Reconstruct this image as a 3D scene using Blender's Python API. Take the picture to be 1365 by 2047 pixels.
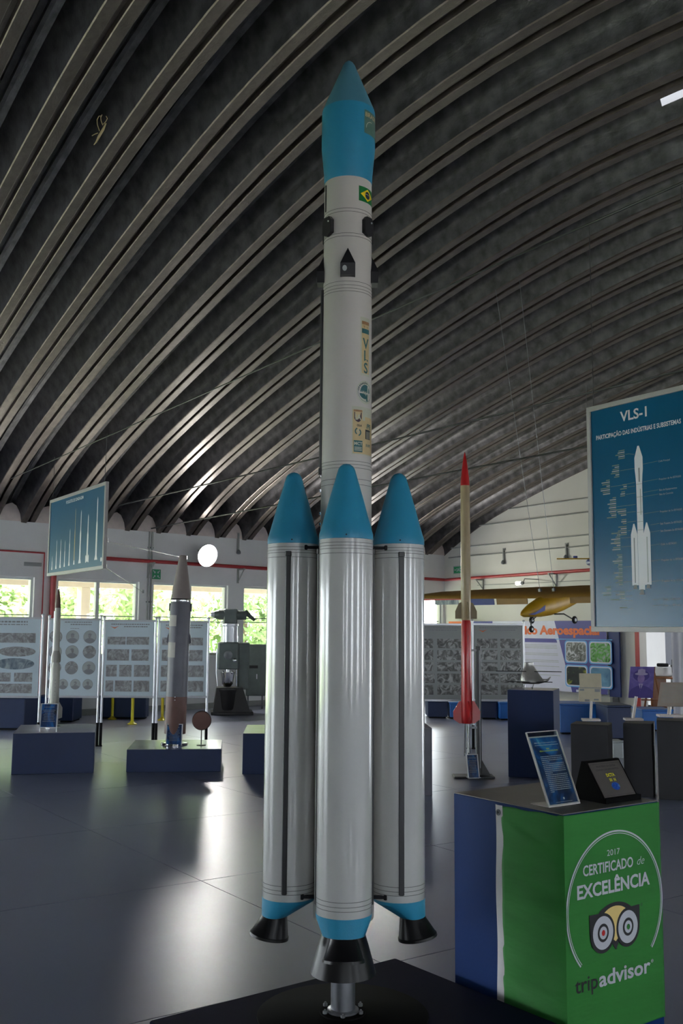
import bpy, math, random
from math import sin, cos, tan, pi, radians, sqrt, atan2, asin
from mathutils import Vector, Matrix

random.seed(7)
D = bpy.data
SC = bpy.context.scene
COL = SC.collection
for o in list(D.objects):
    D.objects.remove(o, do_unlink=True)

# ------------------------------------------------------------------ camera
F_PX, PITCH, ROLL, CAM_Z = 1990.0, radians(6.79), radians(0.4), 1.65
CAM = Vector((0, 0, CAM_Z))
_r0, CF, _u0 = Vector((1, 0, 0)), Vector((0, cos(PITCH), sin(PITCH))), Vector((0, -sin(PITCH), cos(PITCH)))
CR = _r0 * cos(ROLL) + _u0 * sin(ROLL)
CU = _u0 * cos(ROLL) - _r0 * sin(ROLL)
cam = D.cameras.new('camera')
cam.sensor_fit = 'VERTICAL'
cam.sensor_height = 36.0
cam.lens = F_PX / 2047 * 36.0
cam.clip_start, cam.clip_end = 0.05, 300
cam_ob = D.objects.new('camera', cam)
COL.objects.link(cam_ob)
m = Matrix((CR, CU, -CF)).transposed().to_4x4()
m.translation = CAM
cam_ob.matrix_world = m
SC.camera = cam_ob

# ------------------------------------------------------------------ view, sky, sun, hall lights
SC.view_settings.view_transform = 'Standard'
SC.view_settings.look = 'None'
SC.view_settings.gamma = 1
SC.view_settings.use_curve_mapping = False
SC.view_settings.exposure = 0.7
try:
    SC.cycles.use_denoising = True
    SC.cycles.max_bounces = 10
    SC.cycles.diffuse_bounces = 6
    SC.cycles.glossy_bounces = 5
    SC.cycles.transparent_max_bounces = 16
    SC.cycles.sample_clamp_indirect = 6
    SC.cycles.caustics_reflective = False
    SC.cycles.caustics_refractive = False
except Exception:
    pass
world = D.worlds.new('sky')
SC.world = world
world.use_nodes = True
wn = world.node_tree
wn.nodes.clear()
wo = wn.nodes.new('ShaderNodeOutputWorld')
wb = wn.nodes.new('ShaderNodeBackground')
wb.inputs['Color'].default_value = (0.86, 0.93, 1.0, 1)
wb.inputs['Strength'].default_value = 12.0
wn.links.new(wb.outputs[0], wo.inputs['Surface'])
sun = D.lights.new('sun', 'SUN')
sun.energy = 22.0
sun.angle = radians(2)
sun.color = (1, 0.95, 0.86)
sun_ob = D.objects.new('sun', sun)
COL.objects.link(sun_ob)

# ------------------------------------------------------------------ hall frames
# the window wall runs along DL from the far corner K, the gable wall and the roof ribs along DR (the hall is a little out of square)
A, B = radians(56.35), radians(48.7)
DL, NL = Vector((-sin(B), -cos(B), 0)), Vector((cos(B), -sin(B), 0))
DR, NR = Vector((cos(A), -sin(A), 0)), Vector((-sin(A), -cos(A), 0))
K = Vector((2.709, 26.082, 0))
HM = Matrix((DL, NL, Vector((0, 0, 1)))).transposed().to_4x4()      # window wall: x along it, y into the hall
HM.translation = K
GM = Matrix((NR, DR, Vector((0, 0, 1)))).transposed().to_4x4()      # gable wall: x into the hall, y along it
GM.translation = K
HROT, GROT = atan2(DL.y, DL.x), atan2(NR.y, NR.x)
HU, HT, WALL_H = 30.0, 24.6, 3.63
BT = HT * cos(A - B)                                                # distance of the far long wall


def H(u, t, z=0.0):
    return HM @ Vector((u, t, z))


def GP(n, t, z=0.0):
    return GM @ Vector((n, t, z))


def vault(t):                       # underside of the roof ribs, t along a rib
    t = min(t, HT - t)
    return 3.7168 - 0.085 * max(0, 1 - t / 2) ** 2 + t * (0.45779 + t * (-0.045456 + t * (0.0041328 - t * 0.0001636)))


def tof(p):                         # rib coordinate of a point
    return (Vector((p[0], p[1], 0)) - K).dot(NL) / DR.dot(NL)


sun_ob.rotation_euler = (-(NL * 0.52 + DL * 0.15 + Vector((0, 0, -1.0)))).to_track_quat('Z', 'Y').to_euler()


def ray(px, py):
    return CF + CR * ((px - 682.5) / F_PX) - CU * ((py - 1023.5) / F_PX)


def at(px, py, z=0.0):            # point of the photograph at height z
    d = ray(px, py)
    return CAM + d * ((z - CAM_Z) / d.z)


def aty(px, py, y):               # ... at depth y
    d = ray(px, py)
    return CAM + d * (y / d.y)


def span(a, rz, px):              # width from point a along heading rz until the picture column px is reached
    v0, d = a - CAM, Vector((cos(rz), sin(rz), 0))
    k = (px - 682.5) / F_PX
    return (k * v0.dot(CF) - v0.dot(CR)) / (d.dot(CR) - k * d.dot(CF))


def onl(px, py, off=0.0):         # ... on the window wall: (u, z)
    d = ray(px, py)
    p = CAM + d * ((K + NL * off - CAM).dot(NL) / d.dot(NL)) - K
    return p.dot(DL), p.z


def onr(px, py, off=0.0):         # ... on the gable wall: (t, z)
    d = ray(px, py)
    p = CAM + d * ((K + NR * off - CAM).dot(NR) / d.dot(NR)) - K
    return p.dot(DR), p.z


# ------------------------------------------------------------------ materials
def srgb(r, g, b):
    f = lambda c: (c / 255) / 12.92 if c / 255 <= 0.04045 else ((c / 255 + 0.055) / 1.055) ** 2.4
    return (f(r), f(g), f(b))


def mat(name, col, rough=0.5, metal=0.0, var=0.12, scale=6.0, bump=0.0, bscale=60.0, spec=0.5, coat=0.0, stretch=None, rvar=0.0, world=False):
    m = D.materials.new(name)
    m.use_nodes = True
    nt = m.node_tree
    b = nt.nodes['Principled BSDF']
    b.inputs['Roughness'].default_value = rough
    b.inputs['Metallic'].default_value = metal
    b.inputs['Specular IOR Level'].default_value = spec
    b.inputs['Coat Weight'].default_value = coat
    b.inputs['Coat Roughness'].default_value = 0.08
    tc = nt.nodes.new('ShaderNodeTexCoord')
    src = tc.outputs['Object']
    if world:
        geo = nt.nodes.new('ShaderNodeNewGeometry')
        ad = nt.nodes.new('ShaderNodeVectorMath')
        ad.inputs[1].default_value = (3.37, 1.71, 5.43)
        nt.links.new(geo.outputs['Position'], ad.inputs[0])
        src = ad.outputs[0]
    if stretch:
        mp = nt.nodes.new('ShaderNodeMapping')
        mp.inputs['Scale'].default_value = stretch
        nt.links.new(src, mp.inputs['Vector'])
        src = mp.outputs[0]
    n = nt.nodes.new('ShaderNodeTexNoise')
    n.inputs['Scale'].default_value = scale
    n.inputs['Detail'].default_value = 5
    nt.links.new(src, n.inputs['Vector'])
    r = nt.nodes.new('ShaderNodeValToRGB')
    r.color_ramp.elements[0].position = 0.3
    r.color_ramp.elements[1].position = 0.7
    r.color_ramp.elements[0].color = tuple(c * (1 - var) for c in col) + (1,)
    r.color_ramp.elements[1].color = tuple(min(1, c * (1 + var)) for c in col) + (1,)
    nt.links.new(n.outputs['Fac'], r.inputs['Fac'])
    nt.links.new(r.outputs['Color'], b.inputs['Base Color'])
    if rvar:
        mr = nt.nodes.new('ShaderNodeMapRange')
        mr.inputs['From Min'].default_value = 0.3
        mr.inputs['From Max'].default_value = 0.7
        mr.inputs['To Min'].default_value = max(0.02, rough - rvar)
        mr.inputs['To Max'].default_value = rough + rvar
        n3 = nt.nodes.new('ShaderNodeTexNoise')
        n3.inputs['Scale'].default_value = scale * 0.6
        n3.inputs['Detail'].default_value = 8
        nt.links.new(src, n3.inputs['Vector'])
        nt.links.new(n3.outputs['Fac'], mr.inputs['Value'])
        nt.links.new(mr.outputs[0], b.inputs['Roughness'])
    if bump:
        n2 = nt.nodes.new('ShaderNodeTexNoise')
        n2.inputs['Scale'].default_value = bscale
        n2.inputs['Detail'].default_value = 3
        nt.links.new(src, n2.inputs['Vector'])
        bp = nt.nodes.new('ShaderNodeBump')
        bp.inputs['Strength'].default_value = bump
        bp.inputs['Distance'].default_value = 0.01
        nt.links.new(n2.outputs['Fac'], bp.inputs['Height'])
        nt.links.new(bp.outputs[0], b.inputs['Normal'])
    return m


def photo_mat(name, stops, scale=14.0, rough=0.5, dist=1.5, stretch=(1, 1, 1)):
    m = D.materials.new(name)
    m.use_nodes = True
    nt = m.node_tree
    b = nt.nodes['Principled BSDF']
    b.inputs['Roughness'].default_value = rough
    tc = nt.nodes.new('ShaderNodeTexCoord')
    mp = nt.nodes.new('ShaderNodeMapping')
    mp.inputs['Scale'].default_value = stretch
    n = nt.nodes.new('ShaderNodeTexNoise')
    n.inputs['Scale'].default_value = scale
    n.inputs['Detail'].default_value = 6
    n.inputs['Distortion'].default_value = dist
    r = nt.nodes.new('ShaderNodeValToRGB')
    el = r.color_ramp.elements
    while len(el) < len(stops):
        el.new(0.5)
    for e, (p, c) in zip(el, stops):
        e.position = p
        e.color = tuple(c) + (1,)
    nt.links.new(tc.outputs['Object'], mp.inputs['Vector'])
    nt.links.new(mp.outputs[0], n.inputs['Vector'])
    nt.links.new(n.outputs['Fac'], r.inputs['Fac'])
    nt.links.new(r.outputs['Color'], b.inputs['Base Color'])
    return m


def emit(name, col, strength):
    m = D.materials.new(name)
    m.use_nodes = True
    nt = m.node_tree
    nt.nodes.clear()
    o = nt.nodes.new('ShaderNodeOutputMaterial')
    e = nt.nodes.new('ShaderNodeEmission')
    e.inputs['Color'].default_value = tuple(col) + (1,)
    e.inputs['Strength'].default_value = strength
    nt.links.new(e.outputs[0], o.inputs['Surface'])
    return m


def glass_mat(name, tint=(1, 1, 1), fac=0.08, rough=0.02):
    m = D.materials.new(name)
    m.use_nodes = True
    nt = m.node_tree
    nt.nodes.clear()
    o = nt.nodes.new('ShaderNodeOutputMaterial')
    t = nt.nodes.new('ShaderNodeBsdfTransparent')
    t.inputs['Color'].default_value = tuple(tint) + (1,)
    g = nt.nodes.new('ShaderNodeBsdfGlossy')
    g.inputs['Roughness'].default_value = rough
    lw = nt.nodes.new('ShaderNodeLayerWeight')
    lw.inputs['Blend'].default_value = 0.15
    mm = nt.nodes.new('ShaderNodeMath')
    mm.operation = 'MULTIPLY_ADD'
    mm.inputs[1].default_value = 0.5
    mm.inputs[2].default_value = fac
    mx = nt.nodes.new('ShaderNodeMixShader')
    nt.links.new(lw.outputs['Fresnel'], mm.inputs[0])
    nt.links.new(mm.outputs[0], mx.inputs['Fac'])
    nt.links.new(t.outputs[0], mx.inputs[1])
    nt.links.new(g.outputs[0], mx.inputs[2])
    nt.links.new(mx.outputs[0], o.inputs['Surface'])
    return m


def translucent_mat(name, col):
    m = D.materials.new(name)
    m.use_nodes = True
    nt = m.node_tree
    nt.nodes.clear()
    o = nt.nodes.new('ShaderNodeOutputMaterial')
    t = nt.nodes.new('ShaderNodeBsdfTranslucent')
    d = nt.nodes.new('ShaderNodeBsdfDiffuse')
    n = nt.nodes.new('ShaderNodeTexNoise')
    n.inputs['Scale'].default_value = 9
    r = nt.nodes.new('ShaderNodeValToRGB')
    r.color_ramp.elements[0].color = tuple(c * 0.75 for c in col) + (1,)
    r.color_ramp.elements[1].color = tuple(col) + (1,)
    mx = nt.nodes.new('ShaderNodeMixShader')
    nt.links.new(n.outputs['Fac'], r.inputs['Fac'])
    nt.links.new(r.outputs['Color'], t.inputs['Color'])
    nt.links.new(r.outputs['Color'], d.inputs['Color'])
    nt.links.new(t.outputs[0], mx.inputs[1])
    nt.links.new(d.outputs[0], mx.inputs[2])
    nt.links.new(mx.outputs[0], o.inputs['Surface'])
    return m


M = {}
M['rocket_white'] = mat('rocket_white', (0.48, 0.475, 0.455), 0.24, var=0.03, scale=3, coat=0.5)
M['rocket_white_matt'] = mat('rocket_white_matt', (0.56, 0.53, 0.49), 0.38, var=0.03, scale=3, coat=0.15)
M['rocket_blue'] = mat('rocket_blue', srgb(48, 140, 174), 0.36, var=0.04, scale=5, bump=0.08, bscale=200)
M['rocket_blue_sheen'] = mat('rocket_blue_sheen', srgb(82, 134, 152), 0.38, var=0.05, scale=5, bump=0.08, bscale=200)  # nose cone: its sheen painted in as a greyer, paler blue
M['groove'] = mat('groove', (0.10, 0.10, 0.09), 0.6)
M['black_paint'] = mat('black_paint', (0.018, 0.018, 0.02), 0.38, var=0.2)
M['black_gloss'] = mat('black_gloss', (0.009, 0.0085, 0.009), 0.34, var=0.2, spec=0.22)
M['plate_black'] = mat('plate_black', (0.006, 0.006, 0.006), 0.8, spec=0.04)
M['poster_white'] = mat('poster_white', (0.80, 0.80, 0.84), 0.5, var=0.03)
M['black_matt'] = mat('black_matt', (0.016, 0.016, 0.018), 0.7, var=0.2, spec=0.12)
M['steel'] = mat('steel', (0.33, 0.34, 0.37), 0.32, metal=0.85, var=0.25, scale=14, stretch=(1, 1, 0.3))
M['dull_steel'] = mat('dull_steel', (0.22, 0.23, 0.24), 0.45, metal=0.6, var=0.2, scale=9)
M['chrome'] = mat('chrome', (0.7, 0.7, 0.7), 0.12, metal=1.0, var=0.05)
M['wall_white'] = mat('wall_white', (0.80, 0.80, 0.79), 0.75, var=0.04, scale=1.2, bump=0.15, bscale=30)
M['gable_cream'] = mat('gable_cream', (0.66, 0.65, 0.59), 0.75, var=0.05, scale=0.9, bump=0.15, bscale=30)
M['frame_white'] = mat('frame_white', (0.62, 0.64, 0.63), 0.4, var=0.04)
M['red_paint'] = mat('red_paint', (0.42, 0.035, 0.04), 0.35, var=0.12)
M['conduit_grey'] = mat('conduit_grey', (0.30, 0.31, 0.29), 0.5, var=0.1)
M['floor_paint'] = mat('floor_paint', srgb(130, 136, 160), 0.30, var=0.08, scale=0.7, world=True)
M['joint'] = mat('joint', (0.03, 0.03, 0.035), 0.7)
M['zinc_web_shaded'] = mat('zinc_web_shaded', (0.082, 0.079, 0.084), 0.40, metal=0.6, var=0.5, scale=6, bump=0.25, bscale=26, stretch=(2.2, 1.0, 1.0))  # bluish rib webs, with their shade painted into the zinc colour
M['zinc'] = mat('zinc', (0.118, 0.096, 0.084), 0.36, metal=0.65, var=0.25, scale=6, bump=0.25, bscale=26, stretch=(2.2, 1.0, 1.0))
M['seam'] = mat('seam', (0.05, 0.05, 0.05), 0.6, metal=0.2)
M['notch_white'] = mat('notch_white', (0.72, 0.62, 0.58), 0.8, var=0.08, scale=8)
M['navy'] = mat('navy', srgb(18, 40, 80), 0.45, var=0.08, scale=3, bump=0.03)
M['navy_top_sheen'] = mat('navy_top_sheen', srgb(140, 138, 150), 0.25, var=0.08, scale=3)  # plinth tops: window reflection painted in as a pale lavender
M['deep_blue'] = mat('deep_blue', srgb(4, 32, 76), 0.45, var=0.08, scale=3)
M['pedestal_blue'] = mat('pedestal_blue', srgb(5, 44, 98), 0.55, spec=0.15, var=0.10, scale=2.5, bump=0.05)
M['bright_blue'] = mat('bright_blue', srgb(22, 100, 178), 0.4, var=0.07)
M['charcoal'] = mat('charcoal', srgb(34, 33, 36), 0.5, var=0.12)
M['top_grey'] = mat('top_grey', srgb(118, 114, 108), 0.35, var=0.08, scale=9, bump=0.03)
M['platform_navy'] = mat('platform_navy', srgb(10, 15, 42), 0.75, spec=0.08, var=0.15, scale=3)
M['cloth_green'] = mat('cloth_green', srgb(40, 122, 44), 0.75, var=0.08, scale=5, bump=0.5, bscale=9, stretch=(0.5, 0.5, 2.2))
M['cloth_white'] = mat('cloth_white', (0.62, 0.60, 0.60), 0.8, var=0.05)
M['print_white'] = mat('print_white', (0.55, 0.55, 0.60), 0.6, var=0.03)
M['print_black'] = mat('print_black', (0.012, 0.012, 0.014), 0.6, var=0.1)
M['print_cream'] = mat('print_cream', srgb(238, 208, 130), 0.6, var=0.05)
M['print_red'] = mat('print_red', srgb(190, 28, 26), 0.6, var=0.05)
M['print_green'] = mat('print_green', srgb(40, 122, 44), 0.6, var=0.05)
M['print_yellow'] = mat('print_yellow', srgb(222, 214, 30), 0.6, var=0.05)
M['print_grey'] = mat('print_grey', (0.26, 0.27, 0.28), 0.6, var=0.1)
M['print_grey_light'] = mat('print_grey_light', (0.40, 0.43, 0.42), 0.6, var=0.1)
M['print_orange'] = mat('print_orange', srgb(226, 112, 62), 0.6, var=0.05)
M['print_line'] = mat('print_line', srgb(108, 132, 122), 0.6, var=0.05)
M['decal_beige'] = mat('decal_beige', srgb(196, 174, 128), 0.5, var=0.08, scale=30)
M['decal_pale'] = mat('decal_pale', srgb(186, 188, 168), 0.5, var=0.05, scale=30)
M['decal_teal'] = mat('decal_teal', srgb(38, 92, 96), 0.5, var=0.15, scale=40)
M['decal_olive'] = mat('decal_olive', srgb(84, 116, 104), 0.5, var=0.12, scale=40)
M['decal_brown'] = mat('decal_brown', srgb(150, 110, 72), 0.5, var=0.2, scale=60)
M['decal_purple'] = mat('decal_purple', srgb(58, 40, 56), 0.5, var=0.2, scale=60)
M['flag_green'] = mat('flag_green', srgb(0, 110, 52), 0.5, var=0.04)
M['flag_yellow'] = mat('flag_yellow', srgb(240, 205, 20), 0.5, var=0.04)
M['flag_blue'] = mat('flag_blue', srgb(30, 36, 60), 0.5, var=0.1)
M['poster_blue'] = mat('poster_blue', srgb(2, 92, 132), 0.2, var=0.10, scale=1.4, spec=0.30)
M['poster_blue_pale'] = mat('poster_blue_pale', srgb(30, 88, 122), 0.5, var=0.08, scale=2)
M['poster_frame'] = mat('poster_frame', srgb(178, 174, 172), 0.45, var=0.05)
M['panel_board'] = mat('panel_board', srgb(206, 220, 226), 0.22, var=0.04, scale=2)
M['panel_board_grey'] = mat('panel_board_grey', srgb(150, 154, 152), 0.4, var=0.04, scale=2)
M['alu'] = mat('alu', (0.62, 0.63, 0.66), 0.3, metal=0.5, var=0.05)
M['rocket_grey'] = mat('rocket_grey', srgb(98, 98, 106), 0.42, var=0.12, scale=5, bump=0.1)
M['rocket_taupe'] = mat('rocket_taupe', srgb(140, 128, 124), 0.5, var=0.10, scale=4)
M['rocket_rust'] = mat('rocket_rust', srgb(104, 72, 64), 0.5, var=0.15, scale=6)
M['label_pale'] = mat('label_pale', srgb(176, 172, 162), 0.5, var=0.05)
M['rocket_ivory'] = mat('rocket_ivory', srgb(172, 152, 116), 0.42, var=0.06, scale=4, coat=0.2)
M['fin_olive'] = mat('fin_olive', srgb(132, 116, 84), 0.5, var=0.06)
M['rocket_red'] = mat('rocket_red', srgb(186, 26, 30), 0.34, var=0.08, scale=4, coat=0.3)
M['rocket_small_white'] = mat('rocket_small_white', srgb(190, 188, 178), 0.4, var=0.05)
M['glider_yellow'] = mat('glider_yellow', srgb(196, 152, 24), 0.45, var=0.14, scale=5)
M['glider_ochre'] = mat('glider_ochre', srgb(150, 112, 48), 0.5, var=0.15, scale=6)
M['glider_blue'] = mat('glider_blue', srgb(52, 66, 138), 0.45, var=0.12)
M['glider_red'] = mat('glider_red', srgb(200, 60, 56), 0.45, var=0.1)
M['machine_grey'] = mat('machine_grey', srgb(98, 106, 102), 0.4, metal=0.3, var=0.15, scale=5)
M['machine_dark'] = mat('machine_dark', srgb(46, 44, 44), 0.4, metal=0.4, var=0.2, scale=5)
M['safety_yellow'] = mat('safety_yellow', srgb(214, 196, 20), 0.4, var=0.06)
M['sign_green'] = mat('sign_green', srgb(20, 140, 88), 0.45, var=0.06)
M['wood'] = mat('wood', srgb(132, 76, 36), 0.45, var=0.25, scale=5, stretch=(1, 1, 0.15))
M['curtain_white'] = mat('curtain_white', srgb(196, 196, 206), 0.8, var=0.03)
M['card_cream'] = mat('card_cream', srgb(196, 186, 160), 0.6, var=0.07, scale=12)
M['card_text'] = mat('card_text', srgb(178, 164, 150), 0.6, var=0.06, scale=12)
M['acrylic_white'] = mat('acrylic_white', srgb(214, 206, 200), 0.25, var=0.03)
M['acrylic'] = glass_mat('acrylic', (0.93, 0.97, 0.96), 0.10)
M['card_blue'] = photo_mat('card_blue', [(0.30, srgb(4, 14, 28)), (0.46, srgb(6, 52, 104)), (0.60, srgb(14, 112, 184)), (0.74, srgb(96, 190, 226))], 7, 0.35, 1.2, (1, 1, 0.7))
M['plate_grey'] = mat('plate_grey', srgb(104, 98, 94), 0.4, metal=0.3, var=0.06)
M['globe_blue'] = photo_mat('globe_blue', [(0.35, srgb(16, 60, 150)), (0.55, srgb(24, 86, 180)), (0.7, srgb(130, 160, 180))], 60, 0.4)
M['photo_bw'] = photo_mat('photo_bw', [(0.30, (0.05, 0.05, 0.05)), (0.47, (0.16, 0.16, 0.15)), (0.56, (0.34, 0.34, 0.33)), (0.7, (0.5, 0.5, 0.49))], 9, 0.4, 2.0)
M['photo_faint'] = photo_mat('photo_faint', [(0.30, (0.20, 0.19, 0.19)), (0.5, (0.32, 0.32, 0.32)), (0.7, (0.48, 0.5, 0.51))], 11, 0.3, 2.0)
M['photo_slate'] = photo_mat('photo_slate', [(0.3, (0.10, 0.14, 0.18)), (0.55, (0.26, 0.31, 0.34)), (0.75, (0.45, 0.5, 0.5))], 8, 0.3, 2.0)
M['photo_town'] = photo_mat('photo_town', [(0.3, srgb(58, 62, 60)), (0.48, srgb(110, 112, 110)), (0.6, srgb(188, 190, 196)), (0.75, srgb(230, 232, 238))], 6, 0.4, 2.5)
M['photo_field'] = photo_mat('photo_field', [(0.35, srgb(36, 66, 44)), (0.5, srgb(90, 170, 70)), (0.62, srgb(150, 160, 160)), (0.75, srgb(220, 224, 230))], 5, 0.4, 2.0)
M['photo_night'] = photo_mat('photo_night', [(0.4, srgb(8, 16, 30)), (0.58, srgb(24, 36, 40)), (0.66, srgb(120, 130, 40)), (0.78, srgb(220, 170, 70))], 5, 0.4, 1.0)
M['photo_sky'] = photo_mat('photo_sky', [(0.3, srgb(60, 110, 150)), (0.6, srgb(110, 160, 190)), (0.8, srgb(190, 210, 220))], 3, 0.4, 1.0)
M['banner_white'] = mat('banner_white', srgb(206, 208, 226), 0.5, var=0.03)
M['banner_violet'] = mat('banner_violet', srgb(74, 72, 148), 0.5, var=0.10, scale=1.2)
M['banner_navy'] = mat('banner_navy', srgb(12, 40, 104), 0.5, var=0.06)
M['glow_blue'] = mat('glow_blue', srgb(96, 170, 226), 0.5, var=0.08)
M['portrait_violet'] = photo_mat('portrait_violet', [(0.3, srgb(72, 58, 130)), (0.5, srgb(96, 80, 152)), (0.7, srgb(128, 110, 172))], 5, 0.5)
M['portrait_dark'] = mat('portrait_dark', srgb(60, 42, 120), 0.5, var=0.1, scale=9)
M['portrait_face'] = mat('portrait_face', srgb(128, 102, 158), 0.5, var=0.12, scale=20)
M['portrait_hat'] = mat('portrait_hat', srgb(160, 146, 178), 0.5, var=0.1, scale=20)
M['model_silver'] = mat('model_silver', (0.40, 0.39, 0.36), 0.3, metal=0.6, var=0.12, scale=12)
M['tape'] = mat('tape', srgb(196, 180, 130), 0.5, var=0.1)
M['eave_beige'] = mat('eave_beige', (0.50, 0.43, 0.35), 0.8, var=0.05)
M['bark'] = mat('bark', (0.12, 0.085, 0.06), 0.9, var=0.3, scale=8)
M['grass_ground'] = mat('grass_ground', (0.24, 0.30, 0.14), 0.9, var=0.3, scale=3)
M['pavement'] = mat('pavement', (0.55, 0.53, 0.50), 0.8, var=0.12, scale=2)
M['window_glass'] = glass_mat('window_glass', (0.96, 0.98, 0.97), 0.04)
M['skylight'] = translucent_mat('skylight', (0.10, 0.10, 0.105))
M['leaf'] = translucent_mat('leaf', (0.42, 0.52, 0.26))
M['leaf_dark'] = translucent_mat('leaf_dark', (0.26, 0.36, 0.16))
M['screen_paper'] = mat('screen_paper', srgb(190, 196, 214), 0.5, var=0.08, scale=2)
M['board_grey'] = mat('board_grey', srgb(120, 118, 110), 0.6, var=0.05)


# ------------------------------------------------------------------ mesh collector
class G:
    def __init__(s):
        s.v, s.f, s.m, s.T, s.mi = [], [], [], Matrix(), 0

    def at(s, mtx):
        s.T = mtx
        return s

    def mat(s, i):
        s.mi = i
        return s

    def add(s, vs, fs):
        b = len(s.v)
        s.v += [tuple(s.T @ Vector(p)) for p in vs]
        s.f += [tuple(b + i for i in f) for f in fs]
        s.m += [s.mi] * len(fs)
        return s

    def box(s, x0, x1, y0, y1, z0, z1):
        v = [(x, y, z) for z in (z0, z1) for y in (y0, y1) for x in (x0, x1)]
        return s.add(v, [(0, 2, 3, 1), (4, 5, 7, 6), (0, 1, 5, 4), (2, 6, 7, 3), (0, 4, 6, 2), (1, 3, 7, 5)])

    def bbox(s, x0, x1, y0, y1, z0, z1, b=0.004):      # box with bevelled vertical edges and rims
        b = min(b, (x1 - x0) / 3, (y1 - y0) / 3, (z1 - z0) / 3)
        def ring(i, z):
            return [(x0 + b + i, y0 + i, z), (x1 - b - i, y0 + i, z), (x1 - i, y0 + b + i, z), (x1 - i, y1 - b - i, z),
                    (x1 - b - i, y1 - i, z), (x0 + b + i, y1 - i, z), (x0 + i, y1 - b - i, z), (x0 + i, y0 + b + i, z)]
        rs = [ring(b * .7, z0), ring(0, z0 + b * .7), ring(0, z1 - b * .7), ring(b * .7, z1)]
        v = [p for r in rs for p in r]
        f = [tuple(range(7, -1, -1)), tuple(range(24, 32))]
        for k in range(3):
            for i in range(8):
                j = (i + 1) % 8
                f.append((k * 8 + i, k * 8 + j, k * 8 + 8 + j, k * 8 + 8 + i))
        return s.add(v, f)

    def quad(s, a, b, c, d):
        return s.add([a, b, c, d], [(0, 1, 2, 3)])

    def poly(s, pts):
        return s.add(pts, [tuple(range(len(pts)))])

    def lathe(s, prof, n=32, c=(0, 0), caps=True):
        v = [(c[0] + r * cos(2 * pi * i / n), c[1] + r * sin(2 * pi * i / n), z) for r, z in prof for i in range(n)]
        f = []
        for k in range(len(prof) - 1):
            for i in range(n):
                j = (i + 1) % n
                f.append((k * n + i, k * n + j, (k + 1) * n + j, (k + 1) * n + i))
        if caps:
            f.append(tuple(range(n - 1, -1, -1)))
            f.append(tuple((len(prof) - 1) * n + i for i in range(n)))
        return s.add(v, f)

    def tube(s, pts, r, n=8):
        pts = [Vector(p) for p in pts]
        rr = r if isinstance(r, (list, tuple)) else [r] * len(pts)
        v, up = [], None
        for i, p in enumerate(pts):
            d = (pts[min(i + 1, len(pts) - 1)] - pts[max(i - 1, 0)]).normalized()
            if up is None:
                up = d.orthogonal().normalized()
            x = (up - d * up.dot(d)).normalized()
            up = x
            y = d.cross(x)
            v += [tuple(p + (x * cos(2 * pi * k / n) + y * sin(2 * pi * k / n)) * rr[i]) for k in range(n)]
        f = []
        for i in range(len(pts) - 1):
            for k in range(n):
                j = (k + 1) % n
                f.append((i * n + k, i * n + j, (i + 1) * n + j, (i + 1) * n + k))
        f += [tuple(range(n - 1, -1, -1)), tuple((len(pts) - 1) * n + k for k in range(n))]
        return s.add(v, f)

    def prism(s, pts, y0, y1):        # polygon in xz pulled along y
        n = len(pts)
        v = [(x, y0, z) for x, z in pts] + [(x, y1, z) for x, z in pts]
        f = [tuple(range(n)), tuple(range(2 * n - 1, n - 1, -1))]
        for i in range(n):
            j = (i + 1) % n
            f.append((j, i, n + i, n + j))
        return s.add(v, f)

    def loft(s, rings, caps=True):
        n = len(rings[0])
        v = [p for r in rings for p in r]
        f = []
        for k in range(len(rings) - 1):
            for i in range(n):
                j = (i + 1) % n
                f.append((k * n + i, k * n + j, (k + 1) * n + j, (k + 1) * n + i))
        if caps:
            f.append(tuple(range(n - 1, -1, -1)))
            f.append(tuple((len(rings) - 1) * n + i for i in range(n)))
        return s.add(v, f)

    def disc(s, c, r, y, n=20, rz=None):     # flat disc facing -y
        rz = rz or r
        return s.add([(c[0] + r * cos(2 * pi * i / n), y, c[-1] + rz * sin(2 * pi * i / n)) for i in range(n)], [tuple(range(n))])

    def map(s, vs, fs, fn):
        return s.add([fn(x, y) for x, y in vs], fs)

    def text(s, txt, size, fn, bold=0.0, align='CENTER', sx=1.0, shear=0.0):
        vs, fs = text2d(txt, size, bold, align, shear)
        return s.map([(x * sx, y) for x, y in vs], fs, fn)

    def build(s, name, mats, parent=None, smooth=None, loc=None):
        me = D.meshes.new(name)
        me.from_pydata(s.v, [], s.f)
        mats = mats if isinstance(mats, (list, tuple)) else [mats]
        for mm in mats:
            me.materials.append(M[mm] if isinstance(mm, str) else mm)
        if len(mats) > 1:
            me.polygons.foreach_set('material_index', s.m)
        if smooth:
            me.shade_smooth()
            me.set_sharp_from_angle(angle=radians(smooth))
        me.update()
        ob = D.objects.new(name, me)
        COL.objects.link(ob)
        if parent:
            ob.parent = parent
        if loc:
            ob.location = loc
        return ob


_tc = {}


def text2d(txt, size, bold=0.0, align='CENTER', shear=0.0):
    k = (txt, bold, align, shear)
    if k not in _tc:
        cu = D.curves.new('lettering', 'FONT')
        cu.body = txt
        cu.size = 1.0
        cu.resolution_u = 3
        cu.offset = bold
        cu.shear = shear
        cu.align_x = align
        ob = D.objects.new('lettering', cu)
        me = D.meshes.new_from_object(ob)
        _tc[k] = ([(v.co.x, v.co.y) for v in me.vertices], [tuple(p.vertices) for p in me.polygons])
        D.meshes.remove(me)
        D.objects.remove(ob)
        D.curves.remove(cu)
    vs, fs = _tc[k]
    return [(x * size, y * size) for x, y in vs], fs


def face(x0, z0, y):                 # text placed on a plane that faces -y
    return lambda x, z: (x0 + x, y, z0 + z)


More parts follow.
